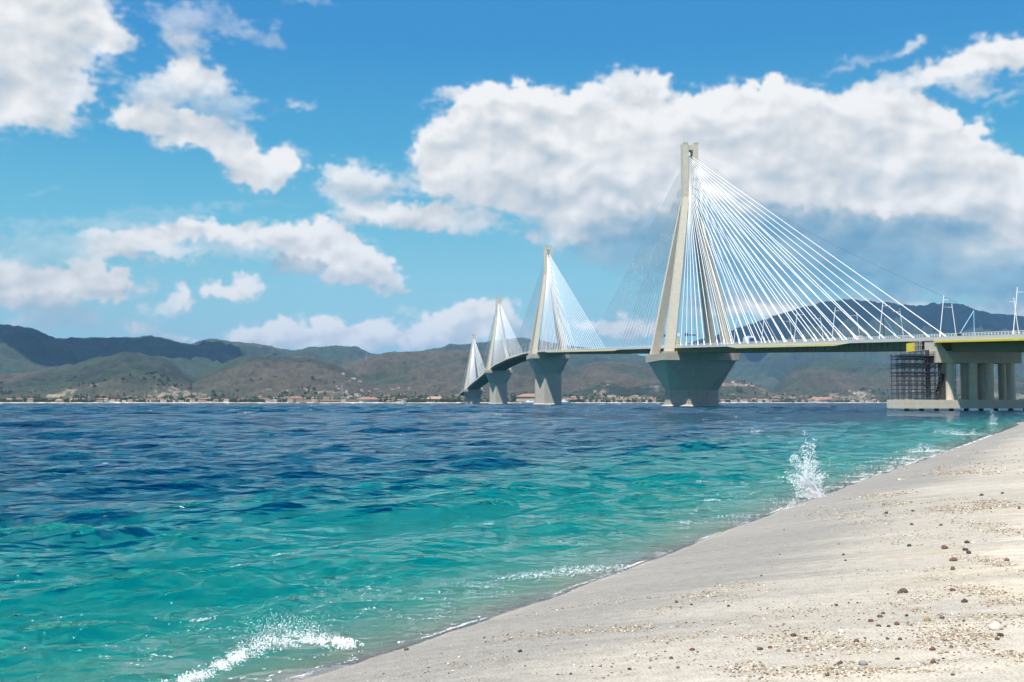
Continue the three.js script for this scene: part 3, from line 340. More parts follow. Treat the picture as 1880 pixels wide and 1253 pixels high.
part('road_surface', along(JOINT, 1980, 14, () => [[-11.2, -0.016], [11.2, -0.016], [11.2, 0.03], [-11.2, 0.03]]), ASPHALT, deck);
for (const s of [-1, 1]) {
  const X = (a, b) => (s < 0 ? [-b, -a] : [a, b]);
  let [a, b] = X(10.6, 11.1); part('girder', along(JOINT, 1980, 14, () => [[a, -2.9], [b, -2.9], [b, -0.33], [a, -0.33]]), OLIVE, deck);
  [a, b] = X(10.2, 11.5); part('girder_flange', along(JOINT, 1980, 14, () => [[a, -2.98], [b, -2.98], [b, -2.905], [a, -2.905]]), OLIVE, deck);
  [a, b] = X(12.72, HALF); part('parapet', along(JOINT, 1980, 14, () => [[a, -0.55], [b, -0.55], [b, 0.5], [a, 0.5]]), FASCIA, deck);
  // railing: posts and rails too fine to tell apart from here
  const posts = []; for (let q = JOINT + 1; q < 900; q += q < 100 ? 1.5 : 4) posts.push(bx(s * 12.92 - 0.05, road(q) + 0.5, -q - 0.05, s * 12.92 + 0.05, road(q) + 1.22, -q + 0.05));
  [a, b] = X(12.87, 12.97); posts.push(along(JOINT, 1980, 20, () => [[a, 1.13], [b, 1.13], [b, 1.24], [a, 1.24]]), along(JOINT, 1980, 20, () => [[a, 0.78], [b, 0.78], [b, 0.86], [a, 0.86]]));
  part('railing', merged(posts), WHITE, deck, null, 'stuff');
  // cream wind fairings under the parapet beside two of the pylons
  for (const [s0, s1] of [[-238, -110], [130, 480], [700, 1000], [1240, 1420]]) { [a, b] = X(12.6, 13.45); part('fairing', along(s0, s1, 12, (q) => { const t = sstep(s0, s0 + 6, q) * sstep(s1, s1 - 6, q); return [[a, -0.6 - 0.7 * t], [b, -0.6 - 0.7 * t], [b, -0.56], [a, -0.56]]; }), CREAM, deck); }
}
{ // ribs on the outer face of the near girder, one by one where they can be told apart; cross beams under the slab
  const rib = bx(-0.09, -2.55, -0.09, 0.09, 0, 0.09), rest = [], beams = [];
  for (let q = JOINT + 2; q < 1970; q += 4.06) {
    if (q < 160) { const m = part('girder_rib', rib, OLIVE, deck); m.position.set(-11.19, road(q) - 0.345, -q); } else rest.push(rib.clone().translate(-11.19, road(q) - 0.345, -q));
    beams.push(bx(-10.59, road(q) - 2.2, -q - 0.1, 10.59, road(q) - 0.33, -q + 0.1));
  }
  part('girder_ribs_far', merged(rest), OLIVE, deck, null, 'stuff'); part('cross_beams', merged(beams), OLIVE, deck, null, 'stuff');
}
function ringOct(y, f, c) { return [[f, y, -c], [c, y, -f], [-c, y, -f], [-f, y, -c], [-f, y, c], [-c, y, f], [c, y, f], [f, y, c]]; }
const corners = (y, h) => [[h, y, -h], [h, y, -h], [-h, y, -h], [-h, y, -h], [-h, y, h], [-h, y, h], [h, y, h], [h, y, h]];
const upright = (g) => metric(g);
[0, 560, 1120, 1680].forEach((S, which) => {
  const deckY = road(S), base = deckY - 3.75, P = (g) => upright(g.translate(0, 0, -S));
  const top = deckY + 107.8, foot = base - 3.7 - 15;
  // pylon head: two walls with a slot between them, tied at the top
  const head = merged([bx(-4.05, deckY + 75, -2.8, -1.2, top, 2.8), bx(1.2, deckY + 75, -2.8, 4.05, top, 2.8), bx(-1.2, top - 3.4, -2.6, 1.2, top - 0.7, 2.6), bx(-4.2, top, -2.9, -1.6, top + 0.9, -2.5), bx(-4.2, top, 2.5, -1.6, top + 0.9, 2.9), bx(1.9, top, -2.9, 4.2, top + 0.9, 2.9)]);
  const pylon = part('pylon', P(head), CONCRETE, bridge, ['nearest and widest pylon, deep flared pier', 'second pylon along the deck', 'third pylon along the deck', 'farthest and smallest pylon'][which]);
  part('anchor_core', P(merged([bx(-0.55, deckY + 76, -1.3, 0.55, top - 6.2, 1.3)])), GREYMETAL, pylon);
  part('antenna', P(merged([rod([-3, top + 0.9, 0], [-3, top + 4.2, 0], 0.09), rod([-3.5, top + 3, 0], [-2.5, top + 3, 0], 0.06)])), GREYMETAL, pylon);
  for (const sx of [-1, 1]) for (const sz of [-1, 1]) part('leg', P(loft([[16, 16, 2.25, 2.25, base], [9.3, 9.2, 1.95, 1.85, base + 42], [2.62, 1.55, 1.43, 1.25, deckY + 79.5]].map(([cx, cz, hx, hz, y]) => quad(sx * cx, y, sz * cz, hx, hz)))), CONCRETE, pylon);
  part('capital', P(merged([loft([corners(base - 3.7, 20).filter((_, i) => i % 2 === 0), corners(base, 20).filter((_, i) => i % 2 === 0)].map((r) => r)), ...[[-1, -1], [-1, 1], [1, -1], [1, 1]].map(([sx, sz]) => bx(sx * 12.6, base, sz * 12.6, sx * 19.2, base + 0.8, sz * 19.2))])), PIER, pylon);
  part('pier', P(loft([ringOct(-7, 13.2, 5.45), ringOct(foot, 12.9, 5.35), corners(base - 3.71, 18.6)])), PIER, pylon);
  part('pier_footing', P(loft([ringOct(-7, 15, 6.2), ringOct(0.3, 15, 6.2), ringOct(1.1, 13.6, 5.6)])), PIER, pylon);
  part('bearing', P(merged([bx(-10, base, -3, -6, deckY - 2.99, 3), bx(6, base, -3, 10, deckY - 2.99, 3), bx(-5.9, base + 0.2, -1, 5.9, base + 0.5, 1)])), DARK, pylon);
  for (const sx of [-1, 1]) for (const sz of [-1, 1]) for (let k = 0; k < 23; k++) {
    const reach = 15 + k * 10.9, q = S + sz * reach, hy = top - 6.8 - (22 - k) * 1.12;
    part('stay_cable', rod([sx * 0.85, hy, -S - sz * 1.4], [sx * 12.3, road(q) + 0.1, -q], sz > 0 ? 0.095 : 0.135, 5), CABLE, pylon);
    if (which === 0 && sz < 0) part('cable_anchor', rod([sx * 12.3, road(q) - 0.2, -q], [sx * (12.3 - 11.45 * 0.028), road(q) + 0.1 + (hy - road(q)) * 0.028, -q - (reach) * 0.028 * 1], 0.3, 6), WHITE, pylon);
  }
});


// ---------------------------------------------------------------- approach viaduct at the right, with its pier
const inBridge = (x, y, s) => new THREE.Vector3(x, y, -s).applyAxisAngle(new THREE.Vector3(0, 1, 0), BRIDGE.turn).add(new THREE.Vector3(...BRIDGE.at));
{
  const v = thing('approach_viaduct', BRIDGE.at, BRIDGE.turn); tag(v, 'approach viaduct with a yellow edge strip on a tall concrete pier', 'viaduct');
  const S0 = -420, S1 = JOINT - 0.4;
  part('slab', along(S0, S1, 20, () => [[-HALF + 0.5, -0.32], [HALF - 0.5, -0.32], [HALF - 0.5, -0.02], [-HALF + 0.5, -0.02]]), FASCIA, v);
  part('road_surface', along(S0, S1, 20, () => [[-11.2, -0.016], [11.2, -0.016], [11.2, 0.03], [-11.2, 0.03]]), ASPHALT, v);
  for (const s of [-1, 1]) {
    const X = (a, b) => (s < 0 ? [-b, -a] : [a, b]); let [a, b] = X(12.72, HALF + 0.05);
    part('parapet', along(S0, S1, 20, () => [[a, -0.5], [b, -0.5], [b, 0.5], [a, 0.5]]), FASCIA, v);
    [a, b] = X(12.5, HALF + 0.25); part('edge_strip', along(S0, S1 - 6, 20, () => [[a, -1.05], [b, -1.05], [b, -0.51], [a, -0.51]]), YELLOW, v);
    const posts = []; for (let q = S0; q < S1; q += 1.5) posts.push(bx(s * 12.92 - 0.05, road(q) + 0.5, -q - 0.05, s * 12.92 + 0.05, road(q) + 1.22, -q + 0.05));
    [a, b] = X(12.87, 12.97); posts.push(along(S0, S1, 20, () => [[a, 1.13], [b, 1.13], [b, 1.24], [a, 1.24]]), along(S0, S1, 20, () => [[a, 0.78], [b, 0.78], [b, 0.86], [a, 0.86]]));
    part('railing', merged(posts), WHITE, v, null, 'stuff');
    [a, b] = X(6.2, 9.4); part('box_girder', along(S0, S1 - 8, 20, () => [[a, -3.5], [b, -3.5], [b, -0.33], [a, -0.33]]), OLIVE, v);
  }
  part('soffit', along(S0, S1, 20, () => [[-12.4, -0.62], [12.4, -0.62], [12.4, -0.325], [-12.4, -0.325]]), OLIVE, v);
  const cap = road(JOINT) - 3.55, zc = -(JOINT - 4);
  part('end_block', upright(loft([[[-13.1, cap - 3, zc - 3.4], [-13.1, cap - 3, zc + 3.2], [-8.2, cap - 3, zc + 3.2], [-8.2, cap - 3, zc - 3.4]], [[-13.1, road(JOINT) - 0.6, zc - 3.4], [-13.1, road(JOINT) - 0.6, zc + 3.2], [-12.6, road(JOINT) - 0.6, zc + 3.2], [-12.6, road(JOINT) - 0.6, zc - 3.4]]])), CONCRETE, v);
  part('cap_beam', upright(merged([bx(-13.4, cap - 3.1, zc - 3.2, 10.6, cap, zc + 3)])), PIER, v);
  const foot = 2.95;
  for (const x of [-8.9, -2.6, 1.9, 8]) for (const z of [-2.1, 2]) part('column', upright(merged([new THREE.CylinderGeometry(1.12, 1.12, cap - 3.1 - foot, 20).translate(x, (cap - 3.1 + foot) / 2, zc + z)])), CONCRETE, v);
  part('footing', upright(merged([bx(-23.2, 0.7, zc - 5, 11.8, foot, zc + 4.6)])), CONCRETE, v);
  part('fender_block', upright(merged([bx(12.4, 0.9, zc - 4, 24, 2.4, zc + 5.5)])), CONCRETE, v);
  for (let x = -21.4; x < 11.8; x += 4.1) part('pile', new THREE.CylinderGeometry(0.6, 0.6, 8.2, 12).translate(x, -3.4, zc + 2.8), DARK, v);
}
{ // scaffold round the pier
  const sc = thing('scaffold', BRIDGE.at, BRIDGE.turn); tag(sc, 'dark steel scaffold standing beside the viaduct pier on its footing', 'scaffold');
  const STEEL = std(lin(0.055, 0.058, 0.07), 0.55, { metalness: 0.3 }), y0 = 2.95, y1 = road(JOINT) - 3.6, zc = -(JOINT - 4);
  const pole = new THREE.CylinderGeometry(0.09, 0.09, 1, 6), put = (name, a, b, thick = 1) => { const m = part(name, pole, STEEL, sc), A = new THREE.Vector3(...a), d = new THREE.Vector3(...b).sub(A); m.position.copy(A).addScaledVector(d, 0.5); m.scale.set(thick, d.length(), thick); m.quaternion.setFromUnitVectors(new THREE.Vector3(0, 1, 0), d.clone().normalize()); };
  const xs = [-22.4, -20.6, -18.8, -17, -15.2, -13.4, -11.6], zs = [zc - 3.6, zc - 0.6, zc + 2.4], r = rng(9);
  for (const x of xs) for (const z of zs) put('standard', [x, y0, z], [x, y1 - (x < -20 ? 2 * r() : 0), z]);
  for (let y = y0 + 0.4; y < y1; y += 1.15) for (const z of zs) put('ledger', [xs[0] - 0.3, y, z], [xs[6] + 0.3, y, z], 0.9);
  for (let y = y0 + 1.9; y < y1; y += 2.3) for (const x of xs) put('transom', [x, y, zs[0]], [x, y, zs[2]], 0.8);
  for (let k = 0; k < 6; k++) for (let y = y0; y + 2.3 < y1; y += 2.3) if ((k + Math.round(y)) % 2) put('brace', [xs[k], y, zs[2] + 0.1], [xs[k + 1], y + 2.3, zs[2] + 0.1], 0.7); else put('brace', [xs[k + 1], y, zs[2] + 0.1], [xs[k], y + 2.3, zs[2] + 0.1], 0.7);
  for (const y of [y1 - 1.3, y1 - 3.6, y0 + 7]) part('platform', bx(xs[0] - 0.4, y, zs[0] - 0.3, xs[6] + 0.3, y + 0.16, zs[2] + 0.3), STEEL, sc);
  put('main_post', [-14.6, y0, zc + 1], [-14.6, y1 + 0.4, zc + 1], 6); put('raking_prop', [-12.4, y0 + 0.2, zc + 1.2], [-9.4, y0 + 6.6, zc - 1], 7);
  // lattice between the columns, behind them
  for (const [x0, x1] of [[-7.4, -4], [-1.2, 0.6], [3.3, 6.7]]) {
    const n = Math.max(2, Math.round((x1 - x0) / 1.1)), w = (x1 - x0) / n, z = zc - 4.4;
    for (let k = 0; k <= n; k++) put('standard', [x0 + k * w, y0, z], [x0 + k * w, y1 - 3, z], 0.9);
    for (let y = y0 + 0.5; y + 1 < y1 - 3; y += 1.1) { put('ledger', [x0, y, z], [x1, y, z], 0.9); for (let k = 0; k < n; k++) { put('brace', [x0 + k * w, y, z], [x0 + k * w + w, y + 1.1, z], 0.6); } }
  }
}
{ // yellow access cage hung at the joint, and the cage at the nearest pier
  const c = thing('inspection_cage', BRIDGE.at, BRIDGE.turn); tag(c, 'yellow box cage under the deck end above the scaffold', 'cage');
  const y = road(JOINT), z = -JOINT;
  part('panel', bx(-13.6, y - 3.1, z - 9.2, -11.6, y - 0.7, z - 5.2), YELLOW, c);
  part('frame', merged([bx(-13.4, y - 3, z - 5, -11.7, y - 2.85, z - 1), bx(-13.4, y - 1.6, z - 5, -11.7, y - 1.48, z - 1), ...[-4.8, -3.4, -2, -1].map((k) => bx(-13.4, y - 3, z + k, -13.25, y - 0.5, z + k + 0.14))]), GREYMETAL, c);
  const a = thing('access_tower', BRIDGE.at, BRIDGE.turn); tag(a, 'yellow access stair frame on the nearest pier beside the left legs', 'stair frame');
  const b0 = road(0) - 3.75, x0 = -12.6, z0 = 18.4, bars = [];
  for (const x of [x0, x0 + 1.5]) for (const zz of [z0, z0 + 1.4]) part('post', rod([x, b0, zz], [x, b0 + 7.6, zz], 0.13), YELLOW, a);
  for (let k = 0; k < 4; k++) part('landing', bx(x0, b0 + 0.6 + k * 2, z0, x0 + 1.5, b0 + 0.72 + k * 2, z0 + 1.4), YELLOW, a);
  for (let k = 0; k < 3; k++) part('flight', rod([x0 + 0.1, b0 + 0.7 + 2 * k, z0 + 1.4], [x0 + 4 - k, b0 + 2.6 + 2 * k - (k === 0 ? 1.8 : 0.4), z0 + 1.4], 0.14), YELLOW, a);
  part('guard_rail', merged([rod([x0 + 1.5, b0 + 4.5, z0 + 1.4], [x0 + 4.5, b0 + 1.2, z0 + 1.4], 0.12), rod([x0 + 1.5, b0 + 1.2, z0 + 1.4], [x0 + 4.5, b0 + 1.2, z0 + 1.4], 0.12), rod([x0 + 4.5, b0 - 1.6, z0 + 1.4], [x0 + 4.5, b0 + 1.2, z0 + 1.4], 0.12), rod([x0 + 1.5, b0 - 1.2, z0 + 1.4], [x0 + 4.5, b0 - 1.5, z0 + 1.4], 0.12)]), YELLOW, a);
  const e = thing('access_cage', BRIDGE.at, BRIDGE.turn); tag(e, 'small yellow railed platform at the right corner of the nearest pier', 'platform');
  for (let k = 0; k < 5; k++) part('post', rod([15 + k * 1.2, b0, 19.2], [15 + k * 1.2, b0 + 1.9, 19.2], 0.1), YELLOW, e);
  part('rail', merged([rod([14.6, b0 + 1.85, 19.2], [20, b0 + 1.85, 19.2], 0.1), rod([14.6, b0 + 0.95, 19.2], [20, b0 + 0.95, 19.2], 0.09)]), YELLOW, e);
}
// ---------------------------------------------------------------- lamp posts on the bridge: they lean in over the road
{
  const proto = (side) => {
    const g = new THREE.Group(), base = part('base', new THREE.CylinderGeometry(0.22, 0.26, 0.9, 8).translate(0, 0.45, 0), WHITE, g);
    part('pole', rod([0, 0.8, 0], [-side * 1.25, 10.9, 0], 0.115, 8), WHITE, g); part('arm', rod([-side * 1.1, 9.7, 0], [-side * 2.6, 9.8, 0], 0.075, 6), WHITE, g); part('lamp_head', bx(-side * 2.5, 9.7, -0.16, -side * 3.6, 9.86, 0.16), GREYMETAL, g); return g;
  };
  const L = proto(-1), R = proto(1), place = (src, side, s, label) => { const g = src.clone(); g.name = numbered('street_lamp'); const p = inBridge(side * 12.9, road(s) + 0.45, s); g.position.copy(p); g.rotation.y = BRIDGE.turn; scene.add(g); tag(g, label, 'street lamp', 'street lamps along the bridge deck'); };
  const names = ['white street lamp on the near edge of the viaduct, rightmost tall one', 'white street lamp on the near edge above the viaduct pier end', 'white street lamp on the near edge just left of the yellow cage', 'white street lamp on the near edge over the middle of the side span', 'white street lamp on the near edge over the cream fairing', 'white street lamp on the near edge beside the white truck', 'white street lamp on the near edge right of the nearest pylon'];
  [-332, -297, -260, -224, -189, -153, -117].forEach((s, i) => place(L, -1, s, names[i]));
  const far = ['white street lamp on the far edge of the viaduct, rightmost', 'white street lamp on the far edge above the viaduct pier', 'white street lamp on the far edge by the end of the longest cable', 'white street lamp on the far edge behind the blue strut mast', 'white street lamp on the far edge over the side span, among cables', 'white street lamp on the far edge behind the white truck'];
  [-290, -256, -221, -186, -151, -116].forEach((s, i) => place(R, 1, s, far[i]));
  for (const [s0, s1, label] of [[300, 520, 'small lamp on the deck between the nearest two pylons'], [620, 900, 'tiny lamp on the deck beyond the second pylon']]) for (let s = s0, k = 0; s < s1; s += 36, k++) place(L, -1, s, label + ', ' + nth(k) + ' from the right');
}
// struts and masts by the joint, hanger wire
{
  const mast = (name, label, s, x, lean) => { const p = inBridge(x, road(s) + 0.4, s), g = thing(name, p.toArray(), BRIDGE.turn); tag(g, label, 'mast'); part('post', rod([0, 0, 0], [0, 6.4, 0], 0.1), lean > 0 ? DARK : LIGHTBLUE, g); part('strut', rod([0, 6.3, 0], [lean, 0.2, 0.4], 0.09), LIGHTBLUE, g); part('foot_block', bx(lean - 0.35, 0, 0.1, lean + 0.35, 0.6, 0.8), lean > 0 ? WHITE : DARK, g); return p; };
  mast('strut_mast', 'dark mast with a pale blue sloping strut among the cable ends', -262, -12.4, 4.2);
  mast('strut_mast', 'pale blue mast with a sloping strut beside the rightmost lamp posts', -312, -11.6, -4.2);
  const a = [0.5, road(0) + 105.6, 1.6], b = [-11.6, road(-312) + 6.8, 312], pts = []; for (let k = 0; k <= 40; k++) { const t = k / 40; pts.push(new THREE.Vector3(lerp(a[0], b[0], t), lerp(a[1], b[1], t) - 7 * Math.sin(Math.PI * t) * (1 - 0.2 * t), lerp(a[2], b[2], t))); }
  const w = solo('guide_wire', new THREE.TubeGeometry(new THREE.CatmullRomCurve3(pts), 60, 0.03, 4), DARK); w.position.set(...BRIDGE.at); w.rotation.y = BRIDGE.turn; tag(w, 'thin dark wire slung from the nearest pylon head to the viaduct', 'wire');
}
{ // overhead sign frame behind the nearest pylon
  const p = inBridge(0, road(26) + 0.05, 26), g = thing('sign_gantry', p.toArray(), BRIDGE.turn); tag(g, 'overhead road sign frame with dark and blue boards at nearest pylon', 'sign gantry');
  part('post', rod([-12, 0, 0], [-12, 7.6, 0], 0.16), GREYMETAL, g); part('post', rod([12, 0, 0], [12, 7.6, 0], 0.16), GREYMETAL, g); part('beam', merged([rod([-12, 7.4, 0], [12, 7.4, 0], 0.12), rod([-12, 6.7, 0], [12, 6.7, 0], 0.1)]), GREYMETAL, g);
  part('sign_board', bx(-8.6, 5.9, 0.16, -3.2, 7.1, 0.3), std(lin(0.09, 0.1, 0.1), 0.6), g); part('sign_board', bx(-0.9, 6.3, 0.16, 0.7, 8, 0.3), WHITE, g); part('sign_board', bx(3.4, 6.3, 0.16, 5.2, 8, 0.3), SIGNBLUE, g); part('sign_board', bx(5.6, 6.7, 0.16, 9.6, 7.4, 0.3), SIGNBLUE, g); part('sign_board', bx(-12, 6.3, 0.16, -10.9, 7.5, 0.3), SIGNBLUE, g);
}
{ // traffic
  const wheel = new THREE.CylinderGeometry(0.48, 0.48, 0.3, 14).rotateZ(Math.PI / 2), TYRE = std(lin(0.02, 0.02, 0.02), 0.9), GLASS = std(lin(0.03, 0.04, 0.05), 0.15);
  const at = (name, x, s) => { const p = inBridge(x, road(s) + 0.04, s), g = thing(name, p.toArray(), BRIDGE.turn); g.rotation.order = 'YXZ'; return g; };
  const t = at('box_truck', -6.5, -118); tag(t, 'white box truck on the deck right of the nearest pylon', 'truck');
  part('cargo_box', bx(-1.25, 1, -4.6, 1.25, 3.7, 3), WHITE, t); part('cab', loft([quad(0, 0.6, 4.2, 1.15, 1.05), quad(0, 1.7, 4.2, 1.15, 1.05), quad(0, 2.8, 4, 1.1, 0.8)]), SIGNBLUE, t); part('windscreen', bx(-1, 1.8, 5.02, 1, 2.6, 5.1), GLASS, t); part('chassis', bx(-0.9, 0.6, -4.5, 0.9, 0.98, 4), DARK, t);
  for (const x of [-1.05, 1.05]) for (const z of [-3.4, -2.2, 4.1]) part('wheel', wheel.clone().translate(x, 0.48, z), TYRE, t);
  const carShape = (g, paint) => {
    part('body', loft([quad(0, 0.32, 0, 0.84, 2.1), quad(0, 0.62, 0, 0.88, 2.16), quad(0, 0.92, 0, 0.83, 2.05)]), paint, g); part('cabin', loft([quad(0, 0.921, 0.15, 0.78, 1.25), quad(0, 1.4, 0.2, 0.62, 0.72)]), GLASS, g); part('roof', bx(-0.6, 1.401, -0.5, 0.6, 1.45, 0.9), paint, g);
    const w = new THREE.CylinderGeometry(0.31, 0.31, 0.2, 14).rotateZ(Math.PI / 2); for (const x of [-0.78, 0.78]) for (const z of [-1.35, 1.35]) part('wheel', w.clone().translate(x, 0.31, z), TYRE, g);
    for (const x of [-0.6, 0.6]) part('headlight', bx(x - 0.14, 0.62, -2.2, x + 0.14, 0.76, -2.12), WHITE, g);
  };
  const c = at('car', -6, -166); carShape(c, RUSTRED); tag(c, 'red car on the deck over the cream fairing', 'car');
  const k = at('delivery_van', 4, -205); tag(k, 'pale grey van on the deck among the cable ends', 'van'); part('body', loft([quad(0, 0.4, 0, 0.95, 2.5), quad(0, 1.5, 0, 0.97, 2.5), quad(0, 2.3, -0.3, 0.88, 2.05)]), FASCIA, k); part('windscreen', bx(-0.8, 1.55, 2.2, 0.8, 2.05, 2.42), GLASS, k); for (const x of [-0.85, 0.85]) for (const z of [-1.6, 1.6]) part('wheel', new THREE.CylinderGeometry(0.36, 0.36, 0.22, 12).rotateZ(Math.PI / 2).translate(x, 0.36, z), TYRE, k);
}


// ---------------------------------------------------------------- far coast: houses, fort, trees, ferries
const rad = Math.PI / 180, onLand = (a, r) => [r * Math.sin(a * rad), landHeight(a, r), -r * Math.cos(a * rad)];
{
  const walls = [[0.6, 0.57, 0.52], [0.5, 0.44, 0.36], [0.52, 0.43, 0.34], [0.66, 0.65, 0.63], [0.42, 0.35, 0.28]].map((c) => std(lin(...c), 0.9)), roofs = [[0.24, 0.11, 0.07], [0.28, 0.16, 0.11], [0.2, 0.12, 0.09], [0.34, 0.22, 0.16]].map((c) => std(lin(...c), 0.9)), flat = std(lin(0.6, 0.57, 0.52), 0.9), GL = std(lin(0.06, 0.07, 0.09), 0.3);
  const unit = bx(-0.5, 0, -0.5, 0.5, 1, 0.5), gable = loft([[[-0.54, 0, -0.56], [-0.54, 0, 0.56], [0.54, 0, 0.56], [0.54, 0, -0.56]], [[-0.3, 1, -0.02], [-0.3, 1, 0.02], [0.3, 1, 0.02], [0.3, 1, -0.02]]]);
  const r = rng(123);
  function house(a, d, w, h, label, group, pitched, place) {
    const p = onLand(a, d), g = thing('house', [p[0], p[1] - 0.6, p[2]], -a * rad + (r() - 0.5) * 0.9); const wi = Math.floor(r() * 5), dep = w * (0.6 + 0.3 * r()); tag(g, place === undefined ? label : ['white', 'beige', 'sandy', 'chalky', 'tan'][wi] + (pitched ? ' red roofed' : ' flat roofed') + ' house, ' + nth(place) + ' from the left ' + label, 'house', group);
    const m = part('wall', unit, walls[wi], g); m.scale.set(w, h + 0.6, dep);
    const rf = part('roof', pitched ? gable : unit, pitched ? roofs[Math.floor(r() * 4)] : flat, g); rf.position.y = h + 0.602; rf.scale.set(pitched ? w : w * 1.04, pitched ? 1.6 + w * 0.1 : 0.4, pitched ? dep : dep * 1.04);
    const n = Math.max(2, Math.round(w / 3.2)); for (let f = 0; f < Math.round(h / 3.1); f++) for (let k = 0; k < n; k++) { const q = part('window', unit, GL, g); q.scale.set(1.1, 1.3, 0.08); q.position.set(-w / 2 + w * (k + 0.5) / n, 0.6 + 1 + f * 3.1, dep / 2 + 0.02); }
  }
  const clusters = [
    [-24.5, -20, 30, 160, 8, 'on the far left shore', 'far left shore houses'], [-20, -13, 25, 140, 26, 'on the shore left of the fort', 'houses left of the fort'],
    [-12.9, -11.6, 60, 200, 10, 'close beside the stone fort', 'houses beside the fort'], [-6.5, -3.4, 70, 260, 22, 'between fort and farthest pylon', 'houses right of the fort'],
    [-9, -5, 700, 1500, 24, 'in the hillside village', 'hillside village houses'], [-13, -6.5, 250, 700, 14, 'in the fields above the fort', 'field houses'],
    [1.3, 7.6, 30, 170, 46, 'on shore between second and nearest pylons', 'shore town houses'], [2, 6.5, 300, 900, 13, 'on the slope above the shore town', 'slope houses'],
    [10.4, 19.6, 30, 190, 70, 'on shore right of nearest pier', 'right shore town houses'], [10.3, 12.2, 500, 760, 12, 'in the little hill village', 'hill village houses'], [13.5, 18, 330, 800, 16, 'on the slope under the rounded hill', 'rounded hill houses'],
  ];
  for (const [a0, a1, i0, i1, n, label, group] of clusters) for (let k = 0; k < n; k++) { const a = a0 + (a1 - a0) * ((k + 0.2 + 0.6 * r()) / n), q = r(); house(a, table(COAST, a) + i0 + (i1 - i0) * q * q, 8 + 9 * r(), r() < 0.4 ? 6.2 : 3.6 + 2 * r(), label, group, r() < 0.6, k); }
  // long sheds and the ferry terminal by the farthest pylon
  for (const [a, w, h, label] of [[-10.9, 38, 9, 'long cream block with red roof at the left end of the fort'], [-3.9, 46, 7, 'long white terminal hall left of the farthest pylon'], [0.95, 60, 12, 'brown hall on the slope behind the white ferry'], [-7.3, 44, 6, 'low grey shed right of the stone fort'], [15.4, 70, 7, 'long pale hall in the right shore town']]) house(a, table(COAST, a) + 60, w, h, label, null, true);
  // old sea fort: stone curtain with bastions
  const STONE = std(lin(0.36, 0.29, 0.22), 0.95, { map: concreteMap }), a = -9.1, d = table(COAST, a) + 24, p = onLand(a, d), f = thing('sea_fort', [p[0], 0, p[2]], -a * rad); tag(f, 'long low stone sea fort on the far shore left of the bridge', 'fort');
  part('curtain_wall', metric(merged([bx(-92, -1, -9, 92, 8.6, 0)])), STONE, f);
  for (const x of [-94, -38, 30, 93]) part('bastion', metric(merged([new THREE.CylinderGeometry(8.5, 10, 10.6, 14).translate(x, 4.3, -2)])), STONE, f);
  for (const [x0, x1] of [[-30, 24], [38, 86]]) part('dark_bay', bx(x0, 1.2, 0.02, x1, 5.4, 0.4), std(lin(0.12, 0.1, 0.09), 0.9), f);
  part('keep', metric(merged([bx(-22, 8, -26, -6, 15.5, -12)])), STONE, f); part('tower_house', metric(merged([bx(-3, 8, -22, 3, 18, -14)])), STONE, f);
}
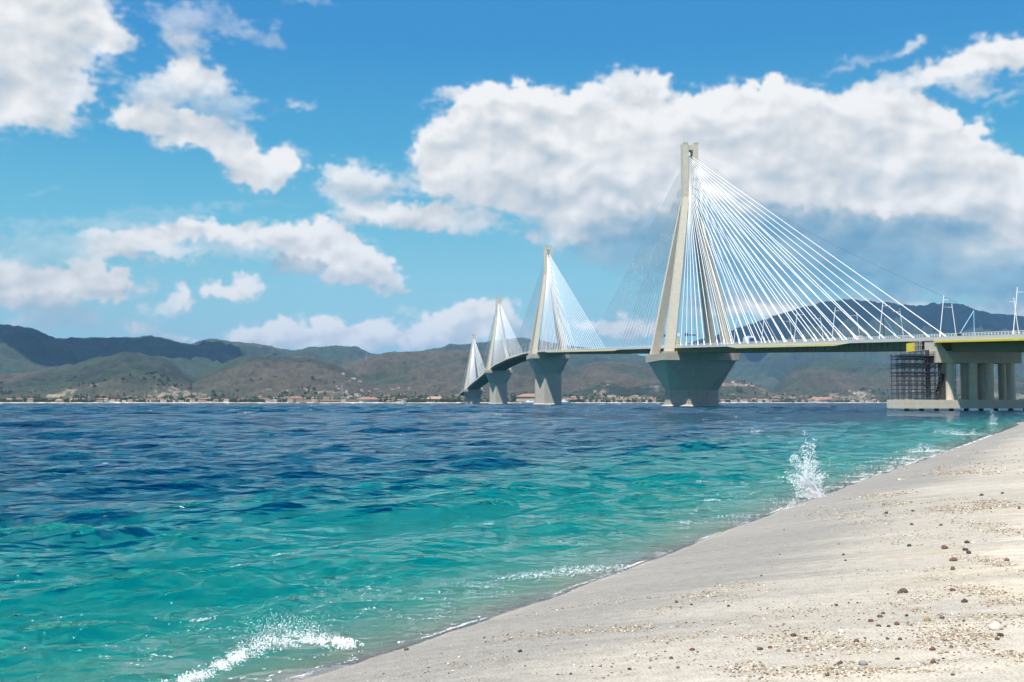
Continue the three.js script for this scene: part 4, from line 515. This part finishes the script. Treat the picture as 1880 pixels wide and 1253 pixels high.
{ // trees: a few that stand out, the rest as belts
  const r = rng(44), LEAF = [[0.05, 0.075, 0.03], [0.038, 0.06, 0.028], [0.07, 0.095, 0.04]].map((c) => std(lin(...c), 1)), BARK = std(lin(0.14, 0.1, 0.07), 1);
  function crown(seed, n, spread, tall) { // many small leaf clumps through the crown's volume
    const q = rng(seed), list = []; for (let i = 0; i < n; i++) { const t = q() * 6.283, h = q(), rr = Math.sqrt(q()) * spread * Math.sqrt(Math.max(0.08, 1 - Math.pow(2 * h - 0.9, 2))); const g = new THREE.IcosahedronGeometry(0.5 + 0.5 * q(), 0); g.scale(1, 0.7, 1); g.rotateY(q() * 6); g.translate(Math.cos(t) * rr, h * tall, Math.sin(t) * rr); list.push(g); } return merged(list);
  }
  const crowns = [crown(1, 60, 3.2, 6), crown(2, 60, 4, 5), crown(3, 50, 1.5, 10)];
  const spots = [[-21, 60, 2, 1.3, 'broad tree on the far left shore beside pale houses'], [-16.4, 50, 1, 1.2, 'round tree in front of the red roofed shore houses'], [-12.9, 40, 0, 1.2, 'tree standing at the left end of the old fort'], [-6.4, 50, 1, 1.3, 'round tree on the shore at the right end of the fort'], [-5.9, 45, 0, 1.1, 'tree between the fort and white shore house'], [0.1, 50, 1, 1.5, 'dark tree on the shore right of the third pier'], [1.6, 80, 0, 1.6, 'dark tree behind the white ferry'], [4.1, 80, 1, 1.4, 'round tree above the shore town']];
  for (const [a, inl, k, s, label] of spots) { const p = onLand(a, table(COAST, a) + inl), g = thing('tree', [p[0], p[1] - 0.3, p[2]], r() * 6); tag(g, label, 'tree'); part('trunk', new THREE.CylinderGeometry(0.22, 0.42, 4.5, 7).translate(0, 2.2, 0), BARK, g); part('crown', crowns[k].clone().translate(0, 3, 0), LEAF[k], g); g.scale.setScalar(s * 1.3); }
  const M = new THREE.Matrix4(), Q = new THREE.Quaternion(), Y = new THREE.Vector3(0, 1, 0), sets = [[], [], []];
  for (let i = 0; i < 9000; i++) {
    const a = -30 + 60 * r(), inl = 28 + 900 * Math.pow(r(), 2.2), d = table(COAST, a) + inl, x = d * Math.sin(a * rad), z = d * Math.cos(a * rad); if (fbm(x * 0.006 + 3, z * 0.006, 3) + 0.25 * (inl < 160) < 0.02 + 0.3 * r()) continue; if (a > -12.4 && a < -5.6 && inl < 60) continue;
    const p = onLand(a, d), k = r() < 0.15 ? 2 : r() < 0.5 ? 0 : 1, s = 0.7 + 0.9 * r(); sets[k].push(M.clone().compose(new THREE.Vector3(p[0], p[1] - 0.5, p[2]), Q.clone().setFromAxisAngle(Y, r() * 6), new THREE.Vector3(s * (0.9 + 0.5 * r()), s, s)));
  }
  for (let i = 0; i < 26000; i++) { // bushes and olive trees up the slopes
    const a = -30 + 60 * r(), d = table(COAST, a) + 300 + 2200 * Math.pow(r(), 1.3), x = d * Math.sin(a * rad), z = d * Math.cos(a * rad); if (fbm(x * 0.004 + 13, z * 0.004, 4) < -0.1 + 0.5 * r()) continue;
    const p = onLand(a, d), s = 0.28 + 0.5 * r() * r(); sets[1].push(M.clone().compose(new THREE.Vector3(p[0], p[1] - 0.5, p[2]), Q.clone().setFromAxisAngle(Y, r() * 6), new THREE.Vector3(s * 1.3, s * 0.8, s * 1.3)));
  }
  sets.forEach((list, k) => { const m = shadowed(new THREE.InstancedMesh(crowns[k], LEAF[k], list.length)); list.forEach((t, i) => m.setMatrixAt(i, t)); m.name = numbered('far_trees'); scene.add(m); tag(m, ['green tree belt along the far shore and plain', 'bushes and olive trees dotting the far slopes', 'slim cypress trees among the far shore houses'][k], 'trees', null, 'stuff'); });
}
{ // ferries and small craft
  const HULL = std(lin(0.8, 0.8, 0.79), 0.5), BLUE = std(lin(0.03, 0.09, 0.3), 0.5), GL = std(lin(0.05, 0.06, 0.08), 0.2);
  function ferry(x, d, turn, s, label) {
    const g = thing('ferry', [x, 0, -d], turn); g.scale.setScalar(s); tag(g, label, 'ferry');
    part('hull', loft([[[-24, -1, -4], [-24, -1, 4], [22, -1, 4], [26, -1, 0], [22, -1, -4]], [[-27, 3.4, -6], [-27, 3.4, 6], [25, 3.4, 6], [31, 3.4, 0], [25, 3.4, -6]]]), HULL, g); part('stripe', bx(-24, 2.2, 6.0, 22, 2.8, 6.12), BLUE, g);
    part('car_deck', bx(-20, 3.41, -5.4, 16, 6, 5.4), HULL, g); part('saloon', bx(-14, 6.01, -4.6, 10, 8.6, 4.6), HULL, g); for (let k = 0; k < 7; k++) part('window', bx(-13 + k * 3.2, 6.9, 4.61, -11.2 + k * 3.2, 7.8, 4.68), GL, g);
    part('bridge_house', bx(2, 8.61, -3.4, 8, 11, 3.4), HULL, g); part('funnel', bx(-8, 8.61, -1.3, -5, 12.2, 1.3), BLUE, g); part('mast', merged([rod([5, 11, 0], [5, 17, 0], 0.16), rod([-18, 6, 0], [-18, 14, 0], 0.16)]), HULL, g); part('bow_ramp', loft([[[-30, 3.2, -4], [-30, 3.2, 4], [-27, 3.4, 4], [-27, 3.4, -4]], [[-33, 8, -4], [-33, 8, 4], [-32.6, 8.2, 4], [-32.6, 8.2, -4]]]), HULL, g);
  }
  ferry(110, 2470, 0.1, 0.72, 'white ferry moored right of the second pier'); ferry(38, 2480, 3.0, 0.55, 'small white ferry moored just left of the second pier');
}
{ // lattice masts on the ridge and by the shore
  const r = rng(8), label = ['thin lattice mast on the middle hill, leftmost', 'thin lattice mast on the middle hill above the quarry road', 'thin lattice mast on the green slope right of the quarry', 'tall thin mast on the shore behind the fort'];
  [[-7.4, 4900, 52], [-1.8, 5500, 56], [2.6, 5300, 52], [-8.6, 2860, 46]].forEach(([a, d, h], i) => { const p = onLand(a, d), g = thing('lattice_mast', p); tag(g, label[i], 'mast'); for (const [x, z] of [[-1, -1], [-1, 1], [1, -1], [1, 1]]) part('leg', rod([x * 3.4, -2, z * 3.4], [x * 0.5, h, z * 0.5], 0.28, 5), GREYMETAL, g); for (const t of [0.7, 0.82, 0.94]) part('cross_arm', rod([-6, h * t, 0], [6, h * t, 0], 0.22, 5), GREYMETAL, g); });
}


// ---------------------------------------------------------------- pebbles, gravel, foam and spray
{
  const r = rng(2024);
  function stone(seed, flat) { const q = rng(seed), g0 = new THREE.IcosahedronGeometry(0.5, 2); g0.deleteAttribute('uv'); g0.deleteAttribute('normal'); const g = mergeVertices(g0, 1e-4); const p = g.attributes.position, o = [q() * 9, q() * 9, q() * 9]; for (let i = 0; i < p.count; i++) { const x = p.getX(i), y = p.getY(i), z = p.getZ(i), k = 1 + 0.32 * noise(x * 2.2 + o[0] + z, y * 2.2 + o[1] - z) + 0.14 * noise(x * 5 + o[2], z * 5 + y * 3); p.setXYZ(i, x * k, y * k * flat, z * k * 0.82); } g.computeVertexNormals(); return g; }
  const shapes = [1, 2, 3, 4, 5, 6].map((s) => stone(s * 31, 0.5 + 0.06 * s));
  const tint = { dark: [0.04, 0.036, 0.032], brown: [0.09, 0.06, 0.042], red: [0.15, 0.065, 0.045], redwhite: [0.15, 0.055, 0.04], olive: [0.09, 0.08, 0.03], tan: [0.32, 0.23, 0.12], white: [0.52, 0.48, 0.42], grey: [0.22, 0.21, 0.2] }, mats = Object.fromEntries(Object.entries(tint).map(([k, c]) => [k, std(lin(...c), 0.8, { bumpMap: sandBump, bumpScale: 0.004 })]));
  const special = { '746': 1 };
  const words = { dark: 'dark', brown: 'brown', red: 'brick red', redwhite: 'dark red and white', olive: 'olive brown', tan: 'tan', white: 'white', grey: 'grey' };
  const big = [...STONES].sort((a, b) => b[2] / b[1] - a[2] / a[1]);
  const zone = (d) => (d < 10.9 ? 'near the photo bottom' : d < 13 ? 'on the nearer sand' : d < 18 ? 'on the middle of the beach' : 'farther up the beach');
  STONES.forEach(([x, d, size, key], i) => {
    const s = Math.max(0.012, size) * 0.78, m = solo('pebble', shapes[i % 6], mats[key]); m.scale.set(s, s * (0.8 + 0.4 * r()), s * (0.8 + 0.4 * r())); m.position.set(x, groundHeight(x, d) + s * 0.16, -d); m.rotation.set((r() - 0.5) * 0.5, r() * 6.28, (r() - 0.5) * 0.5);
    const where = zone(d), alike = STONES.filter((t) => t[3] === key && zone(t[1]) === where && big.indexOf(t) > 5).sort((a, b) => a[0] / a[1] - b[0] / b[1]), rank = big.indexOf(STONES[i]);
    tag(m, (rank < 6 ? ['largest', 'second largest', 'third largest', 'fourth largest', 'fifth largest', 'sixth largest'][rank] + ' pebble, ' + words[key] + ', ' : words[key] + ' pebble lying ') + where + (rank > 5 && alike.length > 1 ? ', ' + nth(alike.indexOf(STONES[i])) + ' such from the left' : ''), 'pebble', rank < 6 ? null : words[key] + ' pebbles ' + where);
  });
  // gravel: patches and a thin scatter
  const kinds = [[0.4, 0.35, 0.26], [0.48, 0.44, 0.37], [0.3, 0.23, 0.14], [0.22, 0.18, 0.12], [0.09, 0.075, 0.06], [0.22, 0.12, 0.08], [0.6, 0.56, 0.5], [0.33, 0.26, 0.15]], list = [], cols = [], M = new THREE.Matrix4(), Q = new THREE.Quaternion(), E3 = new THREE.Euler();
  const gauss = () => (r() + r() + r() - 1.5) * 1.15;
  function add(x, d, s, dark) { if (inland(x, d) < 0.35) return; const y = groundHeight(x, d); E3.set((r() - 0.5) * 0.8, r() * 6.3, (r() - 0.5) * 0.8); list.push(M.clone().compose(new THREE.Vector3(x, y + s * 0.12, -d), Q.setFromEuler(E3).clone(), new THREE.Vector3(s, s * 0.8, s * (0.7 + 0.5 * r())))); const c = kinds[Math.floor(Math.pow(r(), dark ? 0.9 : 1.25) * 8)], t = 0.75 + 0.5 * r(); cols.push(c.map((v) => v * t)); }
  for (const [x, d, rx, rd, n] of PATCHES) { const far = Math.max(1, d / 14); for (let i = 0; i < n * 2.4; i++) { const px = x + gauss() * rx, pd = d + gauss() * rd; if (fbm(px * 0.9 + 5, pd * 1.6, 3) < -0.12 + 0.25 * (r() - 0.5)) continue; add(px, pd, (0.005 + 0.02 * Math.pow(r(), 3.5)) * Math.min(2.2, far), false); } }
  for (let i = 0; i < 24000; i++) { const d = 8.2 + 26 * Math.pow(r(), 2), x = shoreX(d) + 0.6 + (d * 0.62) * r() * 1.1; if (fbm(x * 0.6 + 2, d * 1.1, 3) < -0.25 + 0.6 * (r() - 0.4)) continue; add(x, d, 0.003 + 0.012 * Math.pow(r(), 5), r() < 0.5); }
  for (let i = 0; i < 5000; i++) { const d = 30 + 90 * Math.pow(r(), 1.6), x = shoreX(d) + 1.5 + d * 0.5 * r(); if (fbm(x * 0.25 + 2, d * 0.5, 3) < 0.02) continue; add(x, d, 0.03 + 0.05 * Math.pow(r(), 3), r() < 0.5); }
  const gr = shadowed(new THREE.InstancedMesh(stone(777, 0.6), std(lin(1, 1, 1), 0.85), list.length)); list.forEach((m, i) => { gr.setMatrixAt(i, m); gr.setColorAt(i, lin(...cols[i])); }); gr.name = 'gravel'; scene.add(gr); tag(gr, 'fine gravel and shell grit strewn over the sand', 'gravel', null, 'stuff');
}
{
  const FOAM = std(lin(0.88, 0.89, 0.9), 0.9), DROP = new THREE.MeshPhysicalMaterial({ color: lin(0.92, 0.94, 0.95), roughness: 0.35, transmission: 0.25, thickness: 0 });
  const M = new THREE.Matrix4(), Q = new THREE.Quaternion(), E3 = new THREE.Euler(), r = rng(71), ball = new THREE.IcosahedronGeometry(1, 1);
  const gauss = () => (r() + r() + r() + r() - 2) * 0.9;
  function lot(name, label, list, mat, flake) { const m = shadowed(new THREE.InstancedMesh(flake ?? ball, mat, list.length)); list.forEach((t, i) => m.setMatrixAt(i, t)); m.name = numbered(name); scene.add(m); tag(m, label, name.includes('splash') ? 'splash' : name.includes('foam') ? 'foam' : 'spray', null, 'stuff'); }
  const drop = (x, y, d, s, st = 1) => M.clone().compose(new THREE.Vector3(x, y, -d), Q.setFromEuler(E3.set(r() * 6, r() * 6, r() * 6)).clone(), new THREE.Vector3(s, s * st, s));
  const fleck = (x, d, s, lift = 0.004) => M.clone().compose(new THREE.Vector3(x, seaAt(x, d) + lift, -d), Q.setFromEuler(E3.set((r() - 0.5) * 0.3, r() * 6, (r() - 0.5) * 0.3)).clone(), new THREE.Vector3(s * (0.7 + 1.2 * r()), s * 0.28, s * (0.6 + 0.6 * r())));
  // tall splash thrown up at the water's edge
  {
    const list = [], cx = 7.25, cd = 27.4;
    // jets thrown up from the edge, each breaking into drops along its own arc
    for (let j = 0; j < 60; j++) {
      const x0 = cx + gauss() * 0.26, d0 = cd + gauss() * 0.15, vx = -0.14 + gauss() * 0.44, vd = gauss() * 0.2, top = (0.45 + 1.3 * r() * (0.4 + 0.6 * r())) * (1 - 0.5 * Math.min(1, Math.abs(vx) / 0.5)), n = 50 + Math.floor(90 * r()), span = 0.75 + 0.6 * r();
      for (let i = 0; i < n; i++) { const t = Math.pow(r(), 0.8) * span, h = top * (1 - (1 - t) * (1 - t)), w = 0.03 + 0.13 * t * r(); if (h < 0) continue; list.push(drop(x0 + vx * t + gauss() * w, 0.04 + h + gauss() * 0.03, d0 + vd * t + gauss() * w, (0.0035 + 0.0095 * Math.pow(r(), 3)) * (1.2 - 0.45 * t), 1 + 0.8 * r())); }
    }
    for (let i = 0; i < 700; i++) list.push(drop(cx - 0.1 + gauss() * 0.55, 0.05 + 1.5 * r() * r(), cd + gauss() * 0.4, 0.0025 + 0.004 * r()));
    for (let i = 0; i < 1800; i++) { const x = cx + gauss() * 0.28; list.push(drop(x, 0.02 + 0.3 * r() * r(), cd + gauss() * 0.2, 0.004 + 0.008 * r())); }
    lot('wave_splash', 'tall white splash thrown up at the water edge', list, FOAM);
  }
  // breaking wave, bottom left
  {
    const list = [], path = [[-2.95, 9.05], [-2.6, 9.7], [-2.45, 10.35], [-2.2, 10.9], [-1.85, 10.9], [-1.5, 10.75]];
    const pt = (t) => { const k = Math.min(path.length - 2, Math.floor(t * (path.length - 1))), f = t * (path.length - 1) - k; return [lerp(path[k][0], path[k + 1][0], f), lerp(path[k][1], path[k + 1][1], f)]; };
    for (let i = 0; i < 13000; i++) { const t = r(), [x, d] = pt(t), peak = Math.exp(-Math.pow((t - 0.62) / 0.16, 2)), w = 0.04 + 0.09 * peak + 0.06 * r(), px = x + gauss() * w * 1.4, pd = d + gauss() * w * 1.8 - 0.1 * r() * r(), up = Math.pow(r(), 2.2) * (0.05 + 0.17 * peak); if (fbm(px * 6, pd * 6, 3) < -0.02 + 0.35 * (r() - 0.5)) continue; list.push(drop(px, seaAt(px, pd) + 0.004 + up, pd, (0.002 + 0.006 * Math.pow(r(), 2)) * (up > 0.05 ? 0.55 : 1), 0.7)); }
    for (let i = 0; i < 500; i++) { const t = 0.45 + 0.4 * r(), [x, d] = pt(t); list.push(drop(x + gauss() * 0.3, seaAt(x, d) + 0.1 + 0.3 * r() * r(), d + gauss() * 0.3, 0.0015 + 0.0025 * r())); }
    lot('wave_splash', 'breaking wave crest with white spray in the bottom left', list, FOAM);
  }
  // small breakers along the edge, farther off
  for (const [cx, cd, w, h, n, label] of [[19.3, 52.5, 1.5, 0.4, 2000, 'small white breaker at the edge beyond the tall splash'], [31, 79, 3.4, 0.45, 2200, 'low white breaker far along the beach edge'], [50.5, 118, 0.8, 1.5, 500, 'farthest white splash at the beach edge by the viaduct'], [0.75, 15.4, 1.1, 0.06, 2600, 'patch of churned foam off the middle of the beach'], [6.0, 24.6, 0.7, 0.16, 900, 'little wave top breaking just left of the tall splash']]) {
    const list = [], sc = cd / 30; for (let i = 0; i < n; i++) { const t = gauss() * 0.5, x = cx + t * w * 1.6 + gauss() * 0.1 * w, d = cd + t * w * 0.9 + gauss() * 0.28 * w; if (Math.abs(fbm(x * 3.5 / sc, d * 3.5 / sc, 3)) > 0.05 + 0.12 * r()) continue; const up = Math.pow(r(), 2.6) * h * Math.exp(-t * t * 2) * (0.7 + 0.9 * noise(t * 6 + cx, 3) + 0.5 * noise(t * 19 + cx, 7)); list.push(drop(x, Math.max(0, seaAt(x, d)) + 0.01 + up, d, (0.003 + 0.008 * r() * r()) * Math.max(0.8, sc))); } lot('wave_splash', label, list, FOAM);
  }
  // foam flecks and lace near the shore, a ragged line at the edge, whitecaps farther out
  {
    const list = [];
    for (let i = 0; i < 60000; i++) {
      const d = 8.6 + 40 * Math.pow(r(), 1.8), off = 0.08 + 5 * Math.pow(r(), 1.6), x = shoreX(d) - off; const lace = Math.abs(fbm(x * 1.3 + 0.4 * noise(x * 3, d * 3), d * 1.9 + x * 0.5, 3)), patch = fbm(x * 0.35 + 9, d * 0.35, 3);
      if (lace > 0.035 + 0.03 * (patch > 0.15) || patch < 0.02 + 0.05 * off * r()) continue; list.push(fleck(x, d, (0.003 + 0.009 * Math.pow(r(), 2.5)) * Math.max(0.8, d / 22)));
    }
    for (let i = 0; i < 16000; i++) { const d = 8.8 + 70 * Math.pow(r(), 1.7); if (fbm(d * 0.9, 4, 3) < 0.5 * (r() - 0.15)) continue; const off = -0.02 + 0.05 * noise(d * 1.3, 2) + 0.03 * noise(d * 5, 7), x = shoreX(d) + off + gauss() * 0.025 * Math.max(1, d / 16); list.push(M.clone().compose(new THREE.Vector3(x, Math.max(0.012, groundHeight(x, d)) + 0.006, -d), Q.setFromEuler(E3.set(0, r() * 6, 0)).clone(), new THREE.Vector3(0.009, 0.003, 0.007).multiplyScalar((0.3 + 0.7 * r()) * Math.max(0.8, d / 30)))); }
    lot('foam', 'thin lacy foam on the shallow water along the beach', list, FOAM);
    const caps = [];
    for (const [x, d, w, n] of [[-13.2, 38, 0.9, 420], [-15.5, 43, 0.25, 90], [-19.5, 85, 1.3, 160], [-52, 220, 2.6, 140], [-3.6, 17.5, 0.28, 200], [-2.7, 17.2, 0.2, 120], [-3.9, 16.3, 0.24, 120], [19, 88, 1.5, 220], [-0.4, 21, 0.3, 130], [-6.5, 15, 0.3, 110], [-9, 24, 0.4, 130], [-4.9, 26, 0.35, 140], [-7.4, 12.4, 0.25, 130], [-3.4, 12.2, 0.4, 200], [3.4, 21.5, 0.5, 260], [4.6, 26, 0.4, 160], [-70, 330, 2, 60], [30, 420, 2, 60], [20, 300, 2, 60]]) for (let i = 0; i < n; i++) { const t = gauss(), px = x + t * w * 0.55, pd = d + gauss() * 0.22 * w + t * 0.12 * w; if (fbm(px * 5, pd * 5, 2) < 0.3 * (r() - 0.5)) continue; const s = (0.002 + 0.007 * r() * r()) * Math.max(1, d / 20); caps.push(drop(px, seaAt(px, pd) + 0.01 + 0.09 * r() * r() * w * Math.exp(-t * t), pd, s, 0.7)); }
    for (let i = 0; i < 70; i++) { const d = 60 * Math.pow(60, r()), x = d * (-0.5 + 0.85 * r()); if (inland(x, Math.min(380, d)) > -8) continue; for (let k = 0; k < 8; k++) { const px = x + gauss() * 0.003 * d, pd = d + gauss() * 0.3; caps.push(drop(px, (d < 240 ? seaAt(px, pd) : 0.15) + 0.05, pd, 0.00028 * d * (0.4 + r()), 0.6)); } }
    lot('foam', 'scattered white wave tops on the open water', caps, FOAM);
    const air = []; for (let i = 0; i < 230; i++) { const d = 5 + 14 * r() * r(), x = -0.44 * d + d * 0.62 * r() * r(); if (inland(x, d) > -0.4) continue; air.push(drop(x, seaAt(x, d) + 0.03 + 0.5 * r() * r(), d, 0.002 + 0.006 * Math.pow(r(), 3))); } lot('spray_drops', 'single bright water drops flying over the near waves', air, FOAM);
  }
}


renderer.render(scene, camera);
